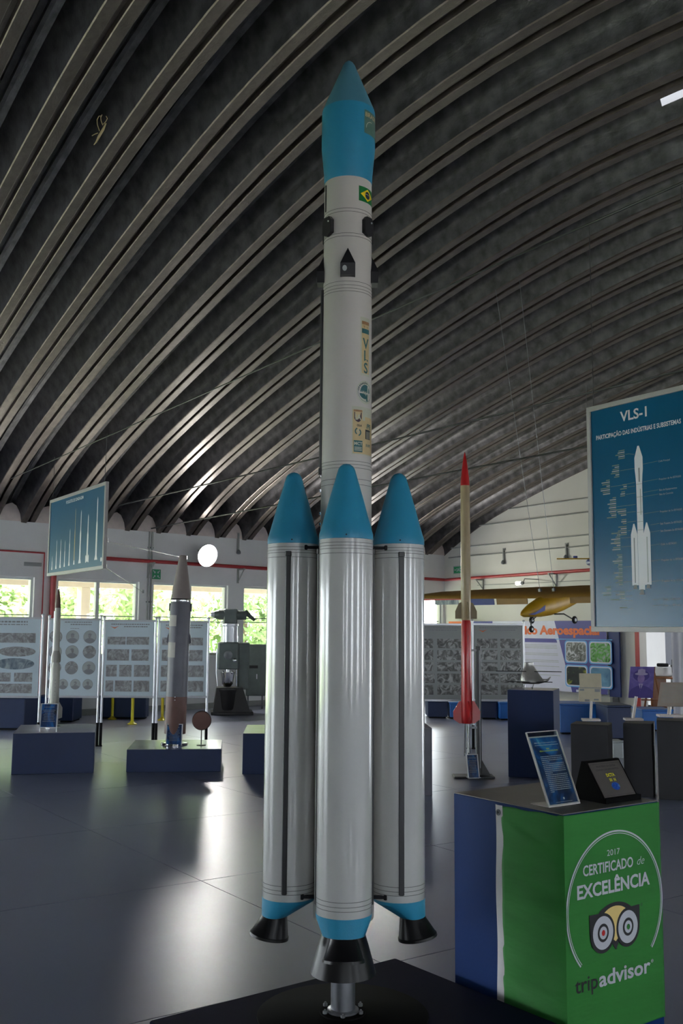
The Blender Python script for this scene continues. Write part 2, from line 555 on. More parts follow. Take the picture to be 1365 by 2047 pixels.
def tag(o, label=None, cat=None, group=None, kind=None):
    if label:
        o['label'] = label
    if cat:
        o['category'] = cat
    if group:
        o['group'] = group
    if kind:
        o['kind'] = kind
    return o


def thing(name, label, cat, loc=(0, 0, 0), rz=0.0, group=None):
    o = D.objects.new(name, None)
    o.empty_display_size = 0.1
    COL.objects.link(o)
    o.location = loc
    o.rotation_euler = (0, 0, rz)
    return tag(o, label, cat, group)


def hallthing(name, label, cat, u, t, z, group=None):
    """local x runs along the window wall towards the near left, local y into the hall"""
    return thing(name, label, cat, H(u, t, z), HROT, group)


def gablething(name, label, cat, n, t, z, group=None, turn=0.0):
    """local x runs from the gable wall into the hall, local y along it towards the near right"""
    return thing(name, label, cat, GP(n, t, z), GROT + turn, group)


def part(parent, name, mats, fn, smooth=None):
    g = G()
    fn(g)
    return g.build(name, mats, parent, smooth)


def struct(name, g, mats, parent=None, smooth=None, frame=None):
    o = g.build(name, mats, parent, smooth)
    if parent is None:
        o['kind'] = 'structure'
        o.matrix_world = frame or HM
    return o

# ================================================================== floor
SLAB_A = radians(55.1)                 # the slab grid as read from its joints
FM = Matrix((Vector((-sin(SLAB_A), -cos(SLAB_A), 0)), Vector((cos(SLAB_A), -sin(SLAB_A), 0)), Vector((0, 0, 1)))).transposed().to_4x4()
FM.translation = (2.541, 24.6, 0)
g = G()
g.add([tuple(FM.inverted() @ p) for p in (H(-0.1, -0.1), H(HU, -0.1), H(HU + 3.4, BT + .1), H(3.2, BT + .1))] * 1, [(0, 1, 2, 3)])
fl_ = struct('floor', g, 'joint', frame=FM)
fl_.location.z = -0.006
s_ = G()
e = 0.0035
s_.quad((e, e, 0), (2 - e, e, 0), (2 - e, 2 - e, 0), (e, 2 - e, 0))
s_.quad((e, e, -0.006), (2 - e, e, -0.006), (2 - e, e, 0), (e, e, 0))
s_.quad((2 - e, e, -0.006), (2 - e, 2 - e, -0.006), (2 - e, 2 - e, 0), (2 - e, e, 0))
s_.quad((2 - e, 2 - e, -0.006), (e, 2 - e, -0.006), (e, 2 - e, 0), (2 - e, 2 - e, 0))
s_.quad((e, 2 - e, -0.006), (e, e, -0.006), (e, e, 0), (e, 2 - e, 0))
first = None
for i in range(-4, 18):
    for j in range(-6, 15):
        c = FM @ Vector((2 + 2 * i, 1.6 + 2 * j, 0)) - K
        if not (-1.4 < c.dot(NL) < BT + 1.4 and -1.4 < c.dot(NR) < HU + 1.0):
            continue
        if first is None:
            first = s_.build('floor_slab', 'floor_paint', fl_)
            o = first
        else:
            o = first.copy()
            COL.objects.link(o)
        o.location = (1 + 2 * i, 0.6 + 2 * j, 0.006)


# ================================================================== window wall (left in the photograph)
# openings (u0, u1) counted from the far corner
WIN = [(0.08, 1.85), (2.25, 4.10), (4.62, 6.43), (6.85, 8.70), (9.02, 10.78), (11.24, 13.05), (13.50, 15.25), (15.7, 17.45),
       (17.9, 19.65), (20.1, 21.85), (22.3, 24.05), (24.5, 26.25), (26.7, 28.45)]
SILL, HEAD = 1.12, 2.60


def wall_with_openings(name, ops, length, axis, pos, thick, sill, head, top, material):
    g = G()
    def seg(a, b, z0, z1):
        if axis == 'u':
            g.box(a, b, pos[0], pos[1], z0, z1)
        else:
            g.box(pos[0], pos[1], a, b, z0, z1)
    last = length[0]
    for a, b in ops:
        if a > last:
            seg(last, a, 0, top)
        if axis == 'u' and pos[1] == 0.0 and a > 13.2:
            sl = 0.12
        else:
            sl = sill
        seg(a, b, 0, sl)
        seg(a, b, head, top)
        last = b
    seg(last, length[1], 0, top)
    return struct(name, g, material)


wall_left = wall_with_openings('wall_left', WIN, (-0.25, HU + 0.25), 'u', (-0.22, 0.0), 0.22, SILL, HEAD, WALL_H, 'wall_white')


def window(n, u0, u1):
    SILL = 1.12 if u0 < 13.2 else 0.12      # unseen windows further along, sills lowered to let in more light
    g = G()
    f = 0.045
    y0, y1 = -0.17, -0.06
    g.box(u0, u0 + f, y0, y1, SILL, HEAD)
    g.box(u1 - f, u1, y0, y1, SILL, HEAD)
    g.box(u0 + f, u1 - f, y0, y1, SILL, SILL + f)
    g.box(u0 + f, u1 - f, y0, y1, HEAD - f, HEAD)
    w = struct('window_%d' % n, g, 'frame_white')
    um = (u0 + u1) / 2
    a = G()
    a.box(um - 0.035, um + 0.035, y0 + 0.01, y1 - 0.01, SILL + f, HEAD - f)
    a.build('mullion', 'frame_white', w)
    b = G()
    for z in (1.90, 1.815):
        b.box(u0 + f, um - 0.035, -0.13, -0.105, z - 0.009, z + 0.009)
        b.box(um + 0.035, u1 - f, -0.13, -0.105, z - 0.009, z + 0.009)
    b.build('glazing_bar', 'dull_steel', w)
    for a0, a1 in ((u0 + f, um - 0.035), (um + 0.035, u1 - f)):
        p = G()
        p.quad((a0, -0.118, SILL + f), (a1, -0.118, SILL + f), (a1, -0.118, HEAD - f), (a0, -0.118, HEAD - f))
        p.build('pane', 'window_glass', w)
    s = G()
    s.bbox(u0 - 0.03, u1 + 0.03, -0.06, 0.035, SILL - 0.035, SILL, 0.006)
    s.build('window_sill', 'frame_white', w)
    return w


for i, (a, b) in enumerate(WIN):
    window(i + 1, a, b)

# white infill blocks under the raised part of every roof rib, on top of the window wall
PITCH_U, U0 = 0.7216, 5.999 - 8 * 0.7216
infill_first = None
for k in range(41):
    u = U0 + k * PITCH_U
    if infill_first is None:
        g = G()
        g.prism([(-0.23, 0.0), (0.23, 0.0), (0.17, 0.16), (0.10, 0.285), (-0.02, 0.335), (-0.11, 0.285), (-0.18, 0.16)], -0.16, 0.02)
        infill_first = g.build('infill_block', 'notch_white', wall_left, 40)
        o = infill_first
    else:
        o = infill_first.copy()
        COL.objects.link(o)
    o.location = (u, 0, WALL_H)

# ================================================================== gable wall (right in the photograph)
DOOR_T0, DOOR_T1 = 6.30, 7.14


def gable(name, u0, u1, ops, material, frame=None):
    g = G()
    ts = sorted(set([0.0, HT] + [x for a, b, z0, z1 in ops for x in (a, b)] + [i * 0.5 for i in range(50)]))
    for a, b in zip(ts[:-1], ts[1:]):
        mid = (a + b) / 2
        op = [o for o in ops if o[0] <= mid <= o[1]]
        zt = [max(vault(a), WALL_H) + 0.03, max(vault(b), WALL_H) + 0.03]
        def seg(z0a, z0b, z1a, z1b):
            v = [(u0, a, z0a), (u1, a, z0a), (u1, b, z0b), (u0, b, z0b), (u0, a, z1a), (u1, a, z1a), (u1, b, z1b), (u0, b, z1b)]
            g.add(v, [(0, 3, 2, 1), (4, 5, 6, 7), (0, 1, 5, 4), (1, 2, 6, 5), (2, 3, 7, 6), (3, 0, 4, 7)])
        if op:
            if op[0][2] > 0:
                seg(0, 0, op[0][2], op[0][2])
            seg(op[0][3], op[0][3], *zt)
        else:
            seg(0, 0, *zt)
    return struct(name, g, material, frame=frame or GM)


wall_right = gable('wall_right', -0.22, 0.0, [(DOOR_T0, DOOR_T1, 0, 2.25), (14.0, 16.0, 0, 2.2)], 'gable_cream')
# the two sides of the hall behind the camera, with the large openings that light it
wall_front = gable('wall_front', 0.0, 0.22, [(1.0, 7.0, 0, 2.6)], 'gable_cream', Matrix.Translation(DL * HU) @ GM)
WIN2 = [(5.0 + 4.5 * i, 6.3 + 4.5 * i) for i in range(6)]
wall_back = wall_with_openings('wall_back', WIN2, (3.0, HU + 3.6), 'u', (BT, BT + 0.22), 0.22, 0.9, 2.7, WALL_H, 'wall_white')
for i, (a, b) in enumerate(WIN2):
    g = G()
    f = 0.05
    g.box(a, a + f, BT + .08, BT + .16, .9, 2.7).box(b - f, b, BT + .08, BT + .16, .9, 2.7)
    g.box(a + f, b - f, BT + .08, BT + .16, .9, .95).box(a + f, b - f, BT + .08, BT + .16, 2.65, 2.7)
    g.box((a + b) / 2 - .03, (a + b) / 2 + .03, BT + .08, BT + .16, .95, 2.65)
    struct('window_%d' % (len(WIN) + 1 + i), g, 'frame_white')

# doorway in the gable wall
g = G()
g.box(0.0, 0.03, DOOR_T0 - 0.09, DOOR_T0, 0, 2.34)
g.box(0.0, 0.03, DOOR_T1, DOOR_T1 + 0.09, 0, 2.34)
g.box(0.0, 0.03, DOOR_T0, DOOR_T1, 2.25, 2.34)
struct('trim_1', g, 'red_paint', frame=GM)
# baseboards
g = G()
g.box(0.0, HU, 0.0, 0.015, 0, 0.12)
struct('baseboard_left', g, 'conduit_grey')
g = G()
g.box(0.0, 0.015, 0.02, DOOR_T0 - 0.1, 0, 0.12)
struct('baseboard_right', g, 'conduit_grey', frame=GM)
# room beyond the doorway
for nm, bx in (('wall_beyond_left', (-4.2, -0.24, 4.0, 4.1, 0, 3.0)), ('wall_beyond_right', (-4.2, -0.24, 9.0, 9.1, 0, 3.0)), ('wall_beyond_back', (-4.3, -4.2, 4.0, 9.1, 0, 3.0)),
               ('ceiling_beyond', (-4.3, -0.24, 4.0, 9.1, 3.0, 3.1)), ('floor_beyond', (-4.3, -0.6, 4.0, 9.1, -0.1, 0.0))):
    g = G()
    g.box(*bx)
    struct(nm, g, 'wall_white', frame=GM)
lm = D.lights.new('room_ceiling_light', 'AREA')
lm.shape = 'RECTANGLE'
lm.size, lm.size_y, lm.energy = 1.2, 0.3, 60
lm.color = (0.9, 0.94, 1)
lo = D.objects.new('room_ceiling_light', lm)
COL.objects.link(lo)
lo.location = GP(-2.2, 6.9, 2.9)

# ================================================================== vaulted roof of deep steel ribs
HALF = PITCH_U * cos(A - B) / 2
PROFILE = [(-HALF - 0.004, 0.13), (-HALF + 0.001, 0.045), (-HALF + 0.026, 0.045), (-HALF + 0.034, 0.006), (-HALF + 0.042, 0.0), (-0.222, 0.0), (-0.212, 0.008), (-0.201, 0.045), (-0.187, 0.105), (-0.168, 0.133),
           (-0.105, 0.245), (-0.085, 0.268), (-0.026, 0.280), (-0.018, 0.255)]
PROFILE = [(a, b * 1.2) for a, b in PROFILE]
PROFILE = PROFILE + [(-a, b) for a, b in reversed(PROFILE)]


def roof_mesh(name, t0, t1, n, material, skyl=False):
    g = G()
    rows = []
    for i in range(n + 1):
        t = t0 + (t1 - t0) * i / n
        sl = (vault(t + .3) - vault(t - .3)) / .6 if 0.3 < t < HT - .3 else (0.44 if t < 5 else -0.44)
        nz = 1 / sqrt(1 + sl * sl)
        z = vault(t)
        rows.append([(x, t - sl * nz * dz, z + nz * dz) for x, dz in PROFILE])
    k = len(PROFILE)
    g.loft([list(r) for r in rows], caps=False)
    # open sheet: drop the closing strip between the last and the first profile point
    g.f = [f for i, f in enumerate(g.f) if (i % k) != k - 1]
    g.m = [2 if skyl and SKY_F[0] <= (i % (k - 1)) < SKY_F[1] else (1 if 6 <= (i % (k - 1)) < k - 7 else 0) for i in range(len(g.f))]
    me = D.meshes.new(name)
    me.from_pydata(g.v, [], g.f)
    me.materials.append(M[material])
    me.materials.append(M['zinc_web_shaded'])
    me.materials.append(M['skylight'])
    me.polygons.foreach_set('material_index', g.m)
    me.shade_smooth()
    me.set_sharp_from_angle(angle=radians(24))
    return me


SKY_F, SKY_T, SKY_K = (9, 12), 13.24, 5
g = G()
for t in (-0.05, BT + 0.05):
    g.box(-0.3, HU + 0.3 + (3 if t > 1 else 0), t - 0.1, t + 0.1, WALL_H + 0.38, WALL_H + 0.44)
ceiling = struct('ceiling', g, 'seam')
rib_rot = GROT - HROT
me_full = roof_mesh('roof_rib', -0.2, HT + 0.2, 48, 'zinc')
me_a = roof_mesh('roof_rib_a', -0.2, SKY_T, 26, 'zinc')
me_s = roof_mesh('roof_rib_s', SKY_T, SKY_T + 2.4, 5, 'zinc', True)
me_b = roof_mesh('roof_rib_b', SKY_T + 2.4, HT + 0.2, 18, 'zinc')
for k in range(-1, 42):
    u = U0 + k * PITCH_U
    if k == 8 + SKY_K:
        lst = [('roof_panel', me_a), ('skylight_panel', me_s), ('roof_panel', me_b)]
    else:
        lst = [('roof_panel', me_full)]
    for nm, me in lst:
        o = D.objects.new(nm, me)
        COL.objects.link(o)
        o.parent = ceiling
        o.location = (u, 0, 0)
        o.rotation_euler = (0, 0, rib_rot)
        if nm == 'skylight_panel':
            o['label'] = 'roof panel with a translucent white daylight strip'

# ================================================================== outside the windows
g = G()
g.box(-40, 60, -60, -0.22, -0.5, -0.16)
gr = struct('ground', g, 'grass_ground')
g = G()
g.box(-6, HU + 2, -3.4, -0.23, -0.16, -0.10)
struct('pavement', g, 'pavement')
g = G()
g.box(-60, 60, BT + 0.25, 60, -0.5, -0.16)
struct('ground_back', g, 'pavement')
g = G()
g.box(-4, HU + 1, -2.75, -2.5, 2.56, 3.2)
g.box(-4, HU + 1, -2.75, -0.25, 3.1, 3.25)
struct('roof_eave', g, 'eave_beige')
for i, u in enumerate((1.0, 4.9, 8.9, 13.1, 17.5)):
    g = G()
    g.bbox(u - 0.11, u + 0.11, -2.74, -2.52, -0.10, 2.56, 0.01)
    struct('pillar' if i == 0 else 'pillar', g, 'eave_beige')


def leaf_crown(n, rad, seed, hz):
    r = random.Random(seed)
    g = G()
    for i in range(n):
        a, b = r.uniform(0, 2 * pi), r.uniform(-1, 1)
        q = r.uniform(0.55, 1.0) * (0.8 + 0.3 * sin(3 * a + seed))
        p = Vector((rad * q * cos(a) * sqrt(1 - b * b), rad * q * sin(a) * sqrt(1 - b * b), hz + rad * 1.0 * q * b))
        x = Vector((r.uniform(-1, 1), r.uniform(-1, 1), r.uniform(-1, 1))).normalized()
        y = x.orthogonal().normalized()
        s = r.uniform(0.07, 0.15)
        g.add([p - x * s, p - y * s * 0.5, p + x * s, p + y * s * 0.5], [(0, 1, 2, 3)])
    return g


crowns = [leaf_crown(2600, 1.9, 1, 2.6).build('foliage', 'leaf'), leaf_crown(2400, 1.6, 2, 2.0).build('foliage', 'leaf_dark')]
tree_labels = ['pale sunlit tree outside the leftmost window', 'dark leafy bush outside the window left of the white rocket',
               'bright tree behind the window above the portrait boards', 'leafy tree outside the window by the beige pillar',
               'sunlit tree behind the dark grey rocket nose', 'green tree outside the window above the steel machine',
               'pale tree outside the window beside the left booster', 'tree outside the window hidden behind the boosters', 'tree outside by the far corner']
spots = [(14.6, -7.0, 0), (12.7, -5.6, 1), (11.2, -7.4, 0), (9.4, -6.2, 0), (7.6, -7.6, 1), (6.2, -6.0, 0), (4.2, -7.2, 0), (1.8, -6.4, 1), (-1.0, -7.0, 0)]
for i, (u, t, kk) in enumerate(spots):
    tr = hallthing('tree', tree_labels[i], 'tree', u, t, -0.16, 'trees outside the windows')
    c = crowns[kk] if i in (0, 1) else crowns[kk].copy()
    if i not in (0, 1):
        COL.objects.link(c)
    c.parent = tr
    c.rotation_euler = (0, 0, i * 1.7)
    c.scale = (1.15, 1.15, 0.95 + 0.1 * (i % 3))
    part(tr, 'trunk', 'bark', lambda g: g.tube([(0, 0, 0), (0.06, 0.02, 1.2), (0.0, 0.1, 2.4)], [0.16, 0.12, 0.06], 8), 60)

# ================================================================== the launcher model on its platform
PLAT_H = 0.15
RX, RY = 0.019, 4.10
c0 = at(790, 1915, PLAT_H)
pl = thing('display_platform', 'low square dark navy platform under the tall white and blue rocket', 'platform', (c0.x, c0.y, 0), radians(-142.5))
part(pl, 'body', 'platform_navy', lambda g: g.bbox(0, 1.25, 0, 1.02, 0, PLAT_H, 0.006))

st = thing('rocket_stand', 'grey steel post on a round black foot plate holding up the tall rocket', 'stand', (RX, RY, PLAT_H))
part(st, 'foot_plate', 'plate_black', lambda g: g.lathe([(0.33, 0), (0.335, 0.004), (0.335, 0.012), (0.33, 0.016)], 64), 40)
part(st, 'post', 'steel', lambda g: g.lathe([(0.062, 0.016), (0.062, 0.03), (0.048, 0.034), (0.048, 0.36)], 40), 40)
part(st, 'flange', 'plate_black', lambda g: g.lathe([(0.09, 0.016), (0.09, 0.022), (0.064, 0.022)], 40), 40)
for k in range(6):
    a = radians(30 + 60 * k)
    b = part(st, 'bolt', 'wood' if False else 'dull_steel', lambda g: g.lathe([(0.009, 0.026), (0.009, 0.036), (0.004, 0.036), (0.004, 0.042)], 6), 30)
    b.location = (0.08 * cos(a), 0.08 * sin(a), 0)

rk = thing('rocket_model', 'tall white and blue space launcher model with four strap-on boosters', 'rocket', (RX, RY, 0))


def core_r(z):
    pts = [(0.53, 0.106), (2.2, 0.1055), (3.0, 0.103), (3.56, 0.1015)]
    for (a, b), (c, d) in zip(pts[:-1], pts[1:]):
        if z <= c:
            return b + (d - b) * max(0, (z - a)) / (c - a)
    return pts[-1][1]


def core(g):
    zs = [0.60, 0.62, 1.4, 2.2, 3.0, 3.10, 3.555]
    pr = [(0.119, 0.525), (0.120, 0.53), (0.120, 0.59), (0.108, 0.60)] + [(core_r(z), z) for z in zs[1:]]
    g.lathe(pr, 64)


core_ob = part(rk, 'core_stage', 'rocket_white_matt', core, 35)


def band(z, r, w=0.0016):
    def f(g):
        g.lathe([(r - 0.001, z - w), (r + 0.0006, z - w * 0.7), (r + 0.0006, z + w * 0.7), (r - 0.001, z + w)], 64, caps=False)
    return f


for z in (3.412, 3.398, 3.303, 3.29, 3.094, 3.078, 3.064, 3.052, 2.335, 2.322, 2.308, 2.262, 2.24):
    part(core_ob, 'joint_line', 'groove', band(z, core_r(z), 0.0011), 40)

part(rk, 'fairing', 'rocket_blue', lambda g: g.lathe([(0.1017, 3.555), (0.1025, 3.558), (0.1045, 3.60), (0.1095, 3.655), (0.1135, 3.695), (0.1155, 3.72), (0.1155, 3.86), (0.1150, 3.875), (0.1142, 3.885)], 64, caps=False), 30)
part(rk, 'nose_cone', 'rocket_blue_sheen', lambda g: g.lathe([(0.1140, 3.885), (0.1125, 3.892), (0.033, 4.088), (0.027, 4.104), (0.019, 4.117), (0.009, 4.126), (0.001, 4.129)], 64, caps=False), 40)
part(rk, 'engine_nozzle', 'black_gloss', lambda g: g.lathe([(0.075, 0.53), (0.072, 0.515), (0.078, 0.49), (0.1, 0.42), (0.115, 0.366), (0.127, 0.325), (0.129, 0.317), (0.125, 0.317), (0.098, 0.40), (0.06, 0.50)], 64, caps=False), 40)


def azm(az, r, z=0.0):
    """frame on the core's skin: x sideways, -y outward, z up"""
    a = radians(az)
    mm = Matrix.Rotation(a, 4, 'Z')
    return mm @ Matrix.Translation((0, -r, z))


# retro rocket pods: a box with a pyramid cap, a pale nozzle hole in the face
for az in (0, 90, 180, 270):
    r = core_r(3.15)
    g = G().at(azm(az, r))
    w = 0.031
    top = [(-w, -0.030, 3.162), (w, -0.030, 3.162), (w, 0.02, 3.162), (-w, 0.02, 3.162)]
    g.add([(-w, -0.026, 3.112), (w, -0.026, 3.112), (w, 0.02, 3.112), (-w, 0.02, 3.112)] + top + [(0, 0.0, 3.238)],
          [(3, 2, 1, 0), (0, 1, 5, 4), (1, 2, 6, 5), (2, 3, 7, 6), (3, 0, 4, 7), (4, 5, 8), (5, 6, 8), (6, 7, 8), (7, 4, 8)])
    p = g.build('retro_pod', 'black_paint', rk)
    p['label'] = 'black pyramid-capped pod'
    g = G().at(azm(az, r))
    g.add([(-0.013 + 0.0095 * cos(q * pi / 8), -0.0300, 3.139 + 0.0125 * sin(q * pi / 8)) for q in range(16)], [tuple(range(16))])
    g.build('nozzle_hole', 'print_grey_light', p)
# control nozzle boxes
for az in (-52, 52, 128, -128):
    r = core_r(3.34)
    g = G().at(azm(az, r))
    x = 0.029
    g.prism([(-x, 3.312), (-x * 0.2, 3.300), (x * 0.2, 3.300), (x, 3.312), (x, 3.368), (x * 0.55, 3.384), (-x * 0.55, 3.384), (-x, 3.368)], -0.013, 0.02)
    p = g.build('control_box', 'black_paint', rk)
    g = G().at(azm(az, r))
    g.lathe([(0.004, 0), (0.004, 0.004)], 10)
    g.v = [tuple(azm(az, r) @ Vector((0.013, -0.0135 - Vector(v).z * 0 - 0.0, 3.362)) + (azm(az, 0).to_3x3() @ Vector((0.004 * cos(i * 2 * pi / 10), -0.003 * (i // 10), 0.004 * sin(i * 2 * pi / 10))))) for i, v in enumerate(g.v)]
    g.build('bolt', 'print_grey_light', p)
# small slot and the long cable duct on the left of the core
g = G().at(azm(-68, core_r(3.48)))
g.bbox(-0.0055, 0.0055, -0.003, 0.01, 3.418, 3.54, 0.004)
g.build('slot', 'black_paint', rk)
g = G().at(azm(-84, core_r(2.7)))
g.bbox(-0.011, 0.011, -0.010, 0.02, 2.31, 3.085, 0.004)
g.box(-0.013, 0.013, -0.013, 0.02, 2.292, 2.318)
g.build('cable_duct', 'black_paint', rk)
for z in (2.285, 2.225, 2.13, 2.085):
    g = G().at(azm(-84, core_r(2.2)))
    g.bbox(-0.008, 0.008, -0.007, 0.02, z - 0.007, z + 0.007, 0.003)
    g.build('clip', 'chrome', rk)


# decals wrapped on the skin
def wrap(az0, rfun, z0, off=0.0008):
    def fn(x, y):
        z = z0 + y
        r = rfun(z) + off
        a = radians(az0) + x / rfun(z)
        return (r * sin(a), -r * cos(a), z)
    return fn


def patch(g, x0, x1, y0, y1, fn, n=14):
    vs, fs = [], []
    for i in range(n + 1):
        x = x0 + (x1 - x0) * i / n
        vs += [(x, y0), (x, y1)]
    for i in range(n):
        fs.append((2 * i, 2 * i + 2, 2 * i + 3, 2 * i + 1))
    g.map(vs, fs, fn)


def wdisc(g, cx, cy, rx, ry, fn, n=28, a0=0, a1=2 * pi):
    vs = [(cx, cy)] + [(cx + rx * cos(a0 + (a1 - a0) * i / n), cy + ry * sin(a0 + (a1 - a0) * i / n)) for i in range(n + 1)]
    g.map(vs, [(0, i + 1, i + 2) for i in range(n)], fn)


def wring(g, cx, cy, r0, r1, fn, n=28, a0=0, a1=2 * pi, sy=1.0):
    vs, fs = [], []
    for i in range(n + 1):
        a = a0 + (a1 - a0) * i / n
        vs += [(cx + r0 * cos(a), cy + r0 * sy * sin(a)), (cx + r1 * cos(a), cy + r1 * sy * sin(a))]
    for i in range(n):
        fs.append((2 * i, 2 * i + 1, 2 * i + 3, 2 * i + 2))
    g.map(vs, fs, fn)


# flag
g = G()
w0 = wrap(53, core_r, 3.483, 0.0008)
w1 = wrap(53, core_r, 3.483, 0.0014)
w2 = wrap(53, core_r, 3.483, 0.0020)
w3 = wrap(53, core_r, 3.483, 0.0026)
patch(g.mat(0), -0.048, 0.048, -0.033, 0.033, w0)
n = 10
vs, fs = [], []
for i in range(-n, n + 1):
    x = 0.040 * i / n
    h = 0.027 * (1 - abs(i) / n)
    vs += [(x, -h), (x, h)]
for i in range(2 * n):
    fs.append((2 * i, 2 * i + 2, 2 * i + 3, 2 * i + 1))
g.mat(1).map(vs, fs, w1)
wdisc(g.mat(2), 0, 0, 0.0155, 0.0165, w2)
wring(g.mat(3), -0.004, -0.020, 0.0225, 0.0255, w3, 12, radians(58), radians(118))
g.build('flag_decal', ['flag_green', 'flag_yellow', 'flag_blue', 'print_grey_light'], rk)['label'] = 'green flag with yellow diamond and dark disc'

# fairing decal
fr = lambda z: 0.1155
g = G()
w0, w1 = wrap(58, fr, 3.80, 0.0008), wrap(58, fr, 3.80, 0.0014)
patch(g.mat(0), -0.046, 0.046, -0.05, 0.055, w0)
g.mat(1).text('BRASIL', 0.028, lambda x, y: w1(x, y + 0.026), 0.02, shear=0.0)
wring(g.mat(2), -0.006, -0.022, 0.028, 0.031, w1, 16, radians(80), radians(185))
g.build('fairing_decal', ['decal_olive', 'decal_beige', 'decal_pale'], rk)['label'] = 'olive square decal with beige lettering and an arc'

# vertical VLS decal
g = G()
w0, w1, w2 = wrap(47, core_r, 2.822, 0.0006), wrap(47, core_r, 2.822, 0.0010), wrap(47, core_r, 2.822, 0.0015)
patch(g.mat(0), -0.028, 0.028, -0.125, 0.125, w0)
patch(g.mat(1), -0.021, 0.023, -0.115, 0.108, w1)
patch(g.mat(2), -0.021, 0.023, 0.094, 0.108, w2)
patch(g.mat(3), -0.021, 0.023, 0.056, 0.076, w2)
g.mat(2).text('V', 0.014, lambda x, y: w2(x - 0.008, y + 0.080), 0.03)
g.mat(2).text('A', 0.012, lambda x, y: w2(x + 0.010, y + 0.080), 0.0)
g.mat(3).text('V', 0.062, lambda x, y: w2(x + 0.001, y - 0.008), 0.02, sx=0.85)
g.text('L', 0.062, lambda x, y: w2(x + 0.001, y - 0.060), 0.02, sx=0.85)
g.text('S', 0.062, lambda x, y: w2(x + 0.001, y - 0.112), 0.02, sx=0.85)
g.build('letter_decal', ['decal_pale', 'decal_beige', 'decal_brown', 'decal_teal'], rk)['label'] = 'beige strip decal reading VLS downwards'

# round emblem
g = G()
zc = 2.628
w0, w1, w2 = wrap(47, core_r, zc, 0.0006), wrap(47, core_r, zc, 0.0010), wrap(47, core_r, zc, 0.0015)
wdisc(g.mat(0), 0, 0, 0.046, 0.050, w0, 32)
wring(g.mat(1), 0, 0, 0.0385, 0.0400, w1, 30, 0, 2 * pi)
wdisc(g.mat(1), 0, 0.0, 0.028, 0.032, w1, 24, radians(0), radians(180))
wdisc(g.mat(1), -0.004, -0.005, 0.028, 0.024, w1, 24, radians(185), radians(300))
patch(g.mat(1), 0.004, 0.014, -0.036, -0.008, w1, 3)
patch(g.mat(0), 0.012, 0.0185, -0.03, 0.026, w2, 3)
g.mat(0).text('VLS', 0.018, lambda x, y: w2(x - 0.008, y - 0.008), 0.02)
for i, ch in enumerate('OPERAÇÃO ALMENARA'[:0] + 'OPERAÇÃO'):
    a = radians(168 - i * 13)
    ca, sa = cos(a - pi / 2), sin(a - pi / 2)
    g.mat(2).text(ch, 0.011, lambda x, y: w1(0.0385 * cos(a) * 0.86 + x * ca - y * sa, 0.0415 * sin(a) * 0.86 + x * sa + y * ca), 0.02)
g.build('round_emblem', ['decal_pale', 'decal_teal', 'print_black'], rk)['label'] = 'round pale emblem with teal centre'

# sponsors' patch
g = G()
zc = 2.462
w0, w1, w2, w3 = (wrap(43, core_r, zc, o) for o in (0.0006, 0.0010, 0.0015, 0.0020))
patch(g.mat(0), -0.058, 0.062, -0.098, 0.102, w0)
patch(g.mat(1), -0.054, 0.060, -0.094, 0.088, w1)
patch(g.mat(0), -0.010, 0.004, 0.045, 0.090, w2, 3)
patch(g.mat(0), 0.004, 0.060, 0.062, 0.09, w2, 6)
patch(g.mat(5), -0.050, -0.012, 0.080, 0.088, w2, 4)
# shield
sv = [(-0.048, 0.078), (-0.014, 0.078), (-0.014, 0.052), (-0.018, 0.044), (-0.024, 0.039), (-0.031, 0.036), (-0.038, 0.039), (-0.044, 0.044), (-0.048, 0.052)]
g.mat(2).map(sv, [tuple(range(len(sv)))], w2)
g.mat(0).text('IA', 0.033, lambda x, y: w3(x - 0.031, y + 0.046), 0.02, sx=0.9)
g.mat(3).text('OLA', 0.0115, lambda x, y: w2(x - 0.025, y + 0.019), 0.05)
wring(g.mat(4), -0.030, -0.002, 0.0105, 0.0155, w2, 10, radians(110), radians(240))
wring(g.mat(4), -0.032, -0.006, 0.0105, 0.0160, w2, 10, radians(-75), radians(60))
g.mat(0).text('S', 0.020, lambda x, y: w2(x - 0.031, y - 0.010), 0.03)
patch(g.mat(4), -0.050, -0.010, -0.088, -0.040, w2, 4)
g.mat(0).text('MCT', 0.018, lambda x, y: w3(x - 0.030, y - 0.059), 0.03)
for i in range(3):
    patch(g.mat(0), -0.047, -0.013, -0.070 - i * 0.006, -0.067 - i * 0.006, w3, 4)
g.mat(4).text('/PE', 0.026, lambda x, y: w2(x + 0.028, y + 0.016), 0.03, sx=0.9)
patch(g.mat(3), 0.006, 0.040, -0.030, 0.010, w2, 4)
for i in range(3):
    patch(g.mat(0), 0.013 + i * 0.009, 0.016 + i * 0.009, -0.028, 0.002, w3, 1)
g.mat(4).text('INPE', 0.017, lambda x, y: w2(x + 0.026, y - 0.062), 0.02)
g.build('logo_patch', ['decal_pale', 'decal_beige', 'decal_purple', 'print_black', 'decal_teal', 'decal_brown'], rk)['label'] = 'beige patch of small logos'

# boosters
RB, RING = 0.105, 0.220


def ring_pts(cx, cy, rx, ry, z, n=40, tilt=0.0):
    return [(cx + rx * cos(2 * pi * i / n), cy + ry * sin(2 * pi * i / n), z - tilt * ry * sin(2 * pi * i / n)) for i in range(n)]


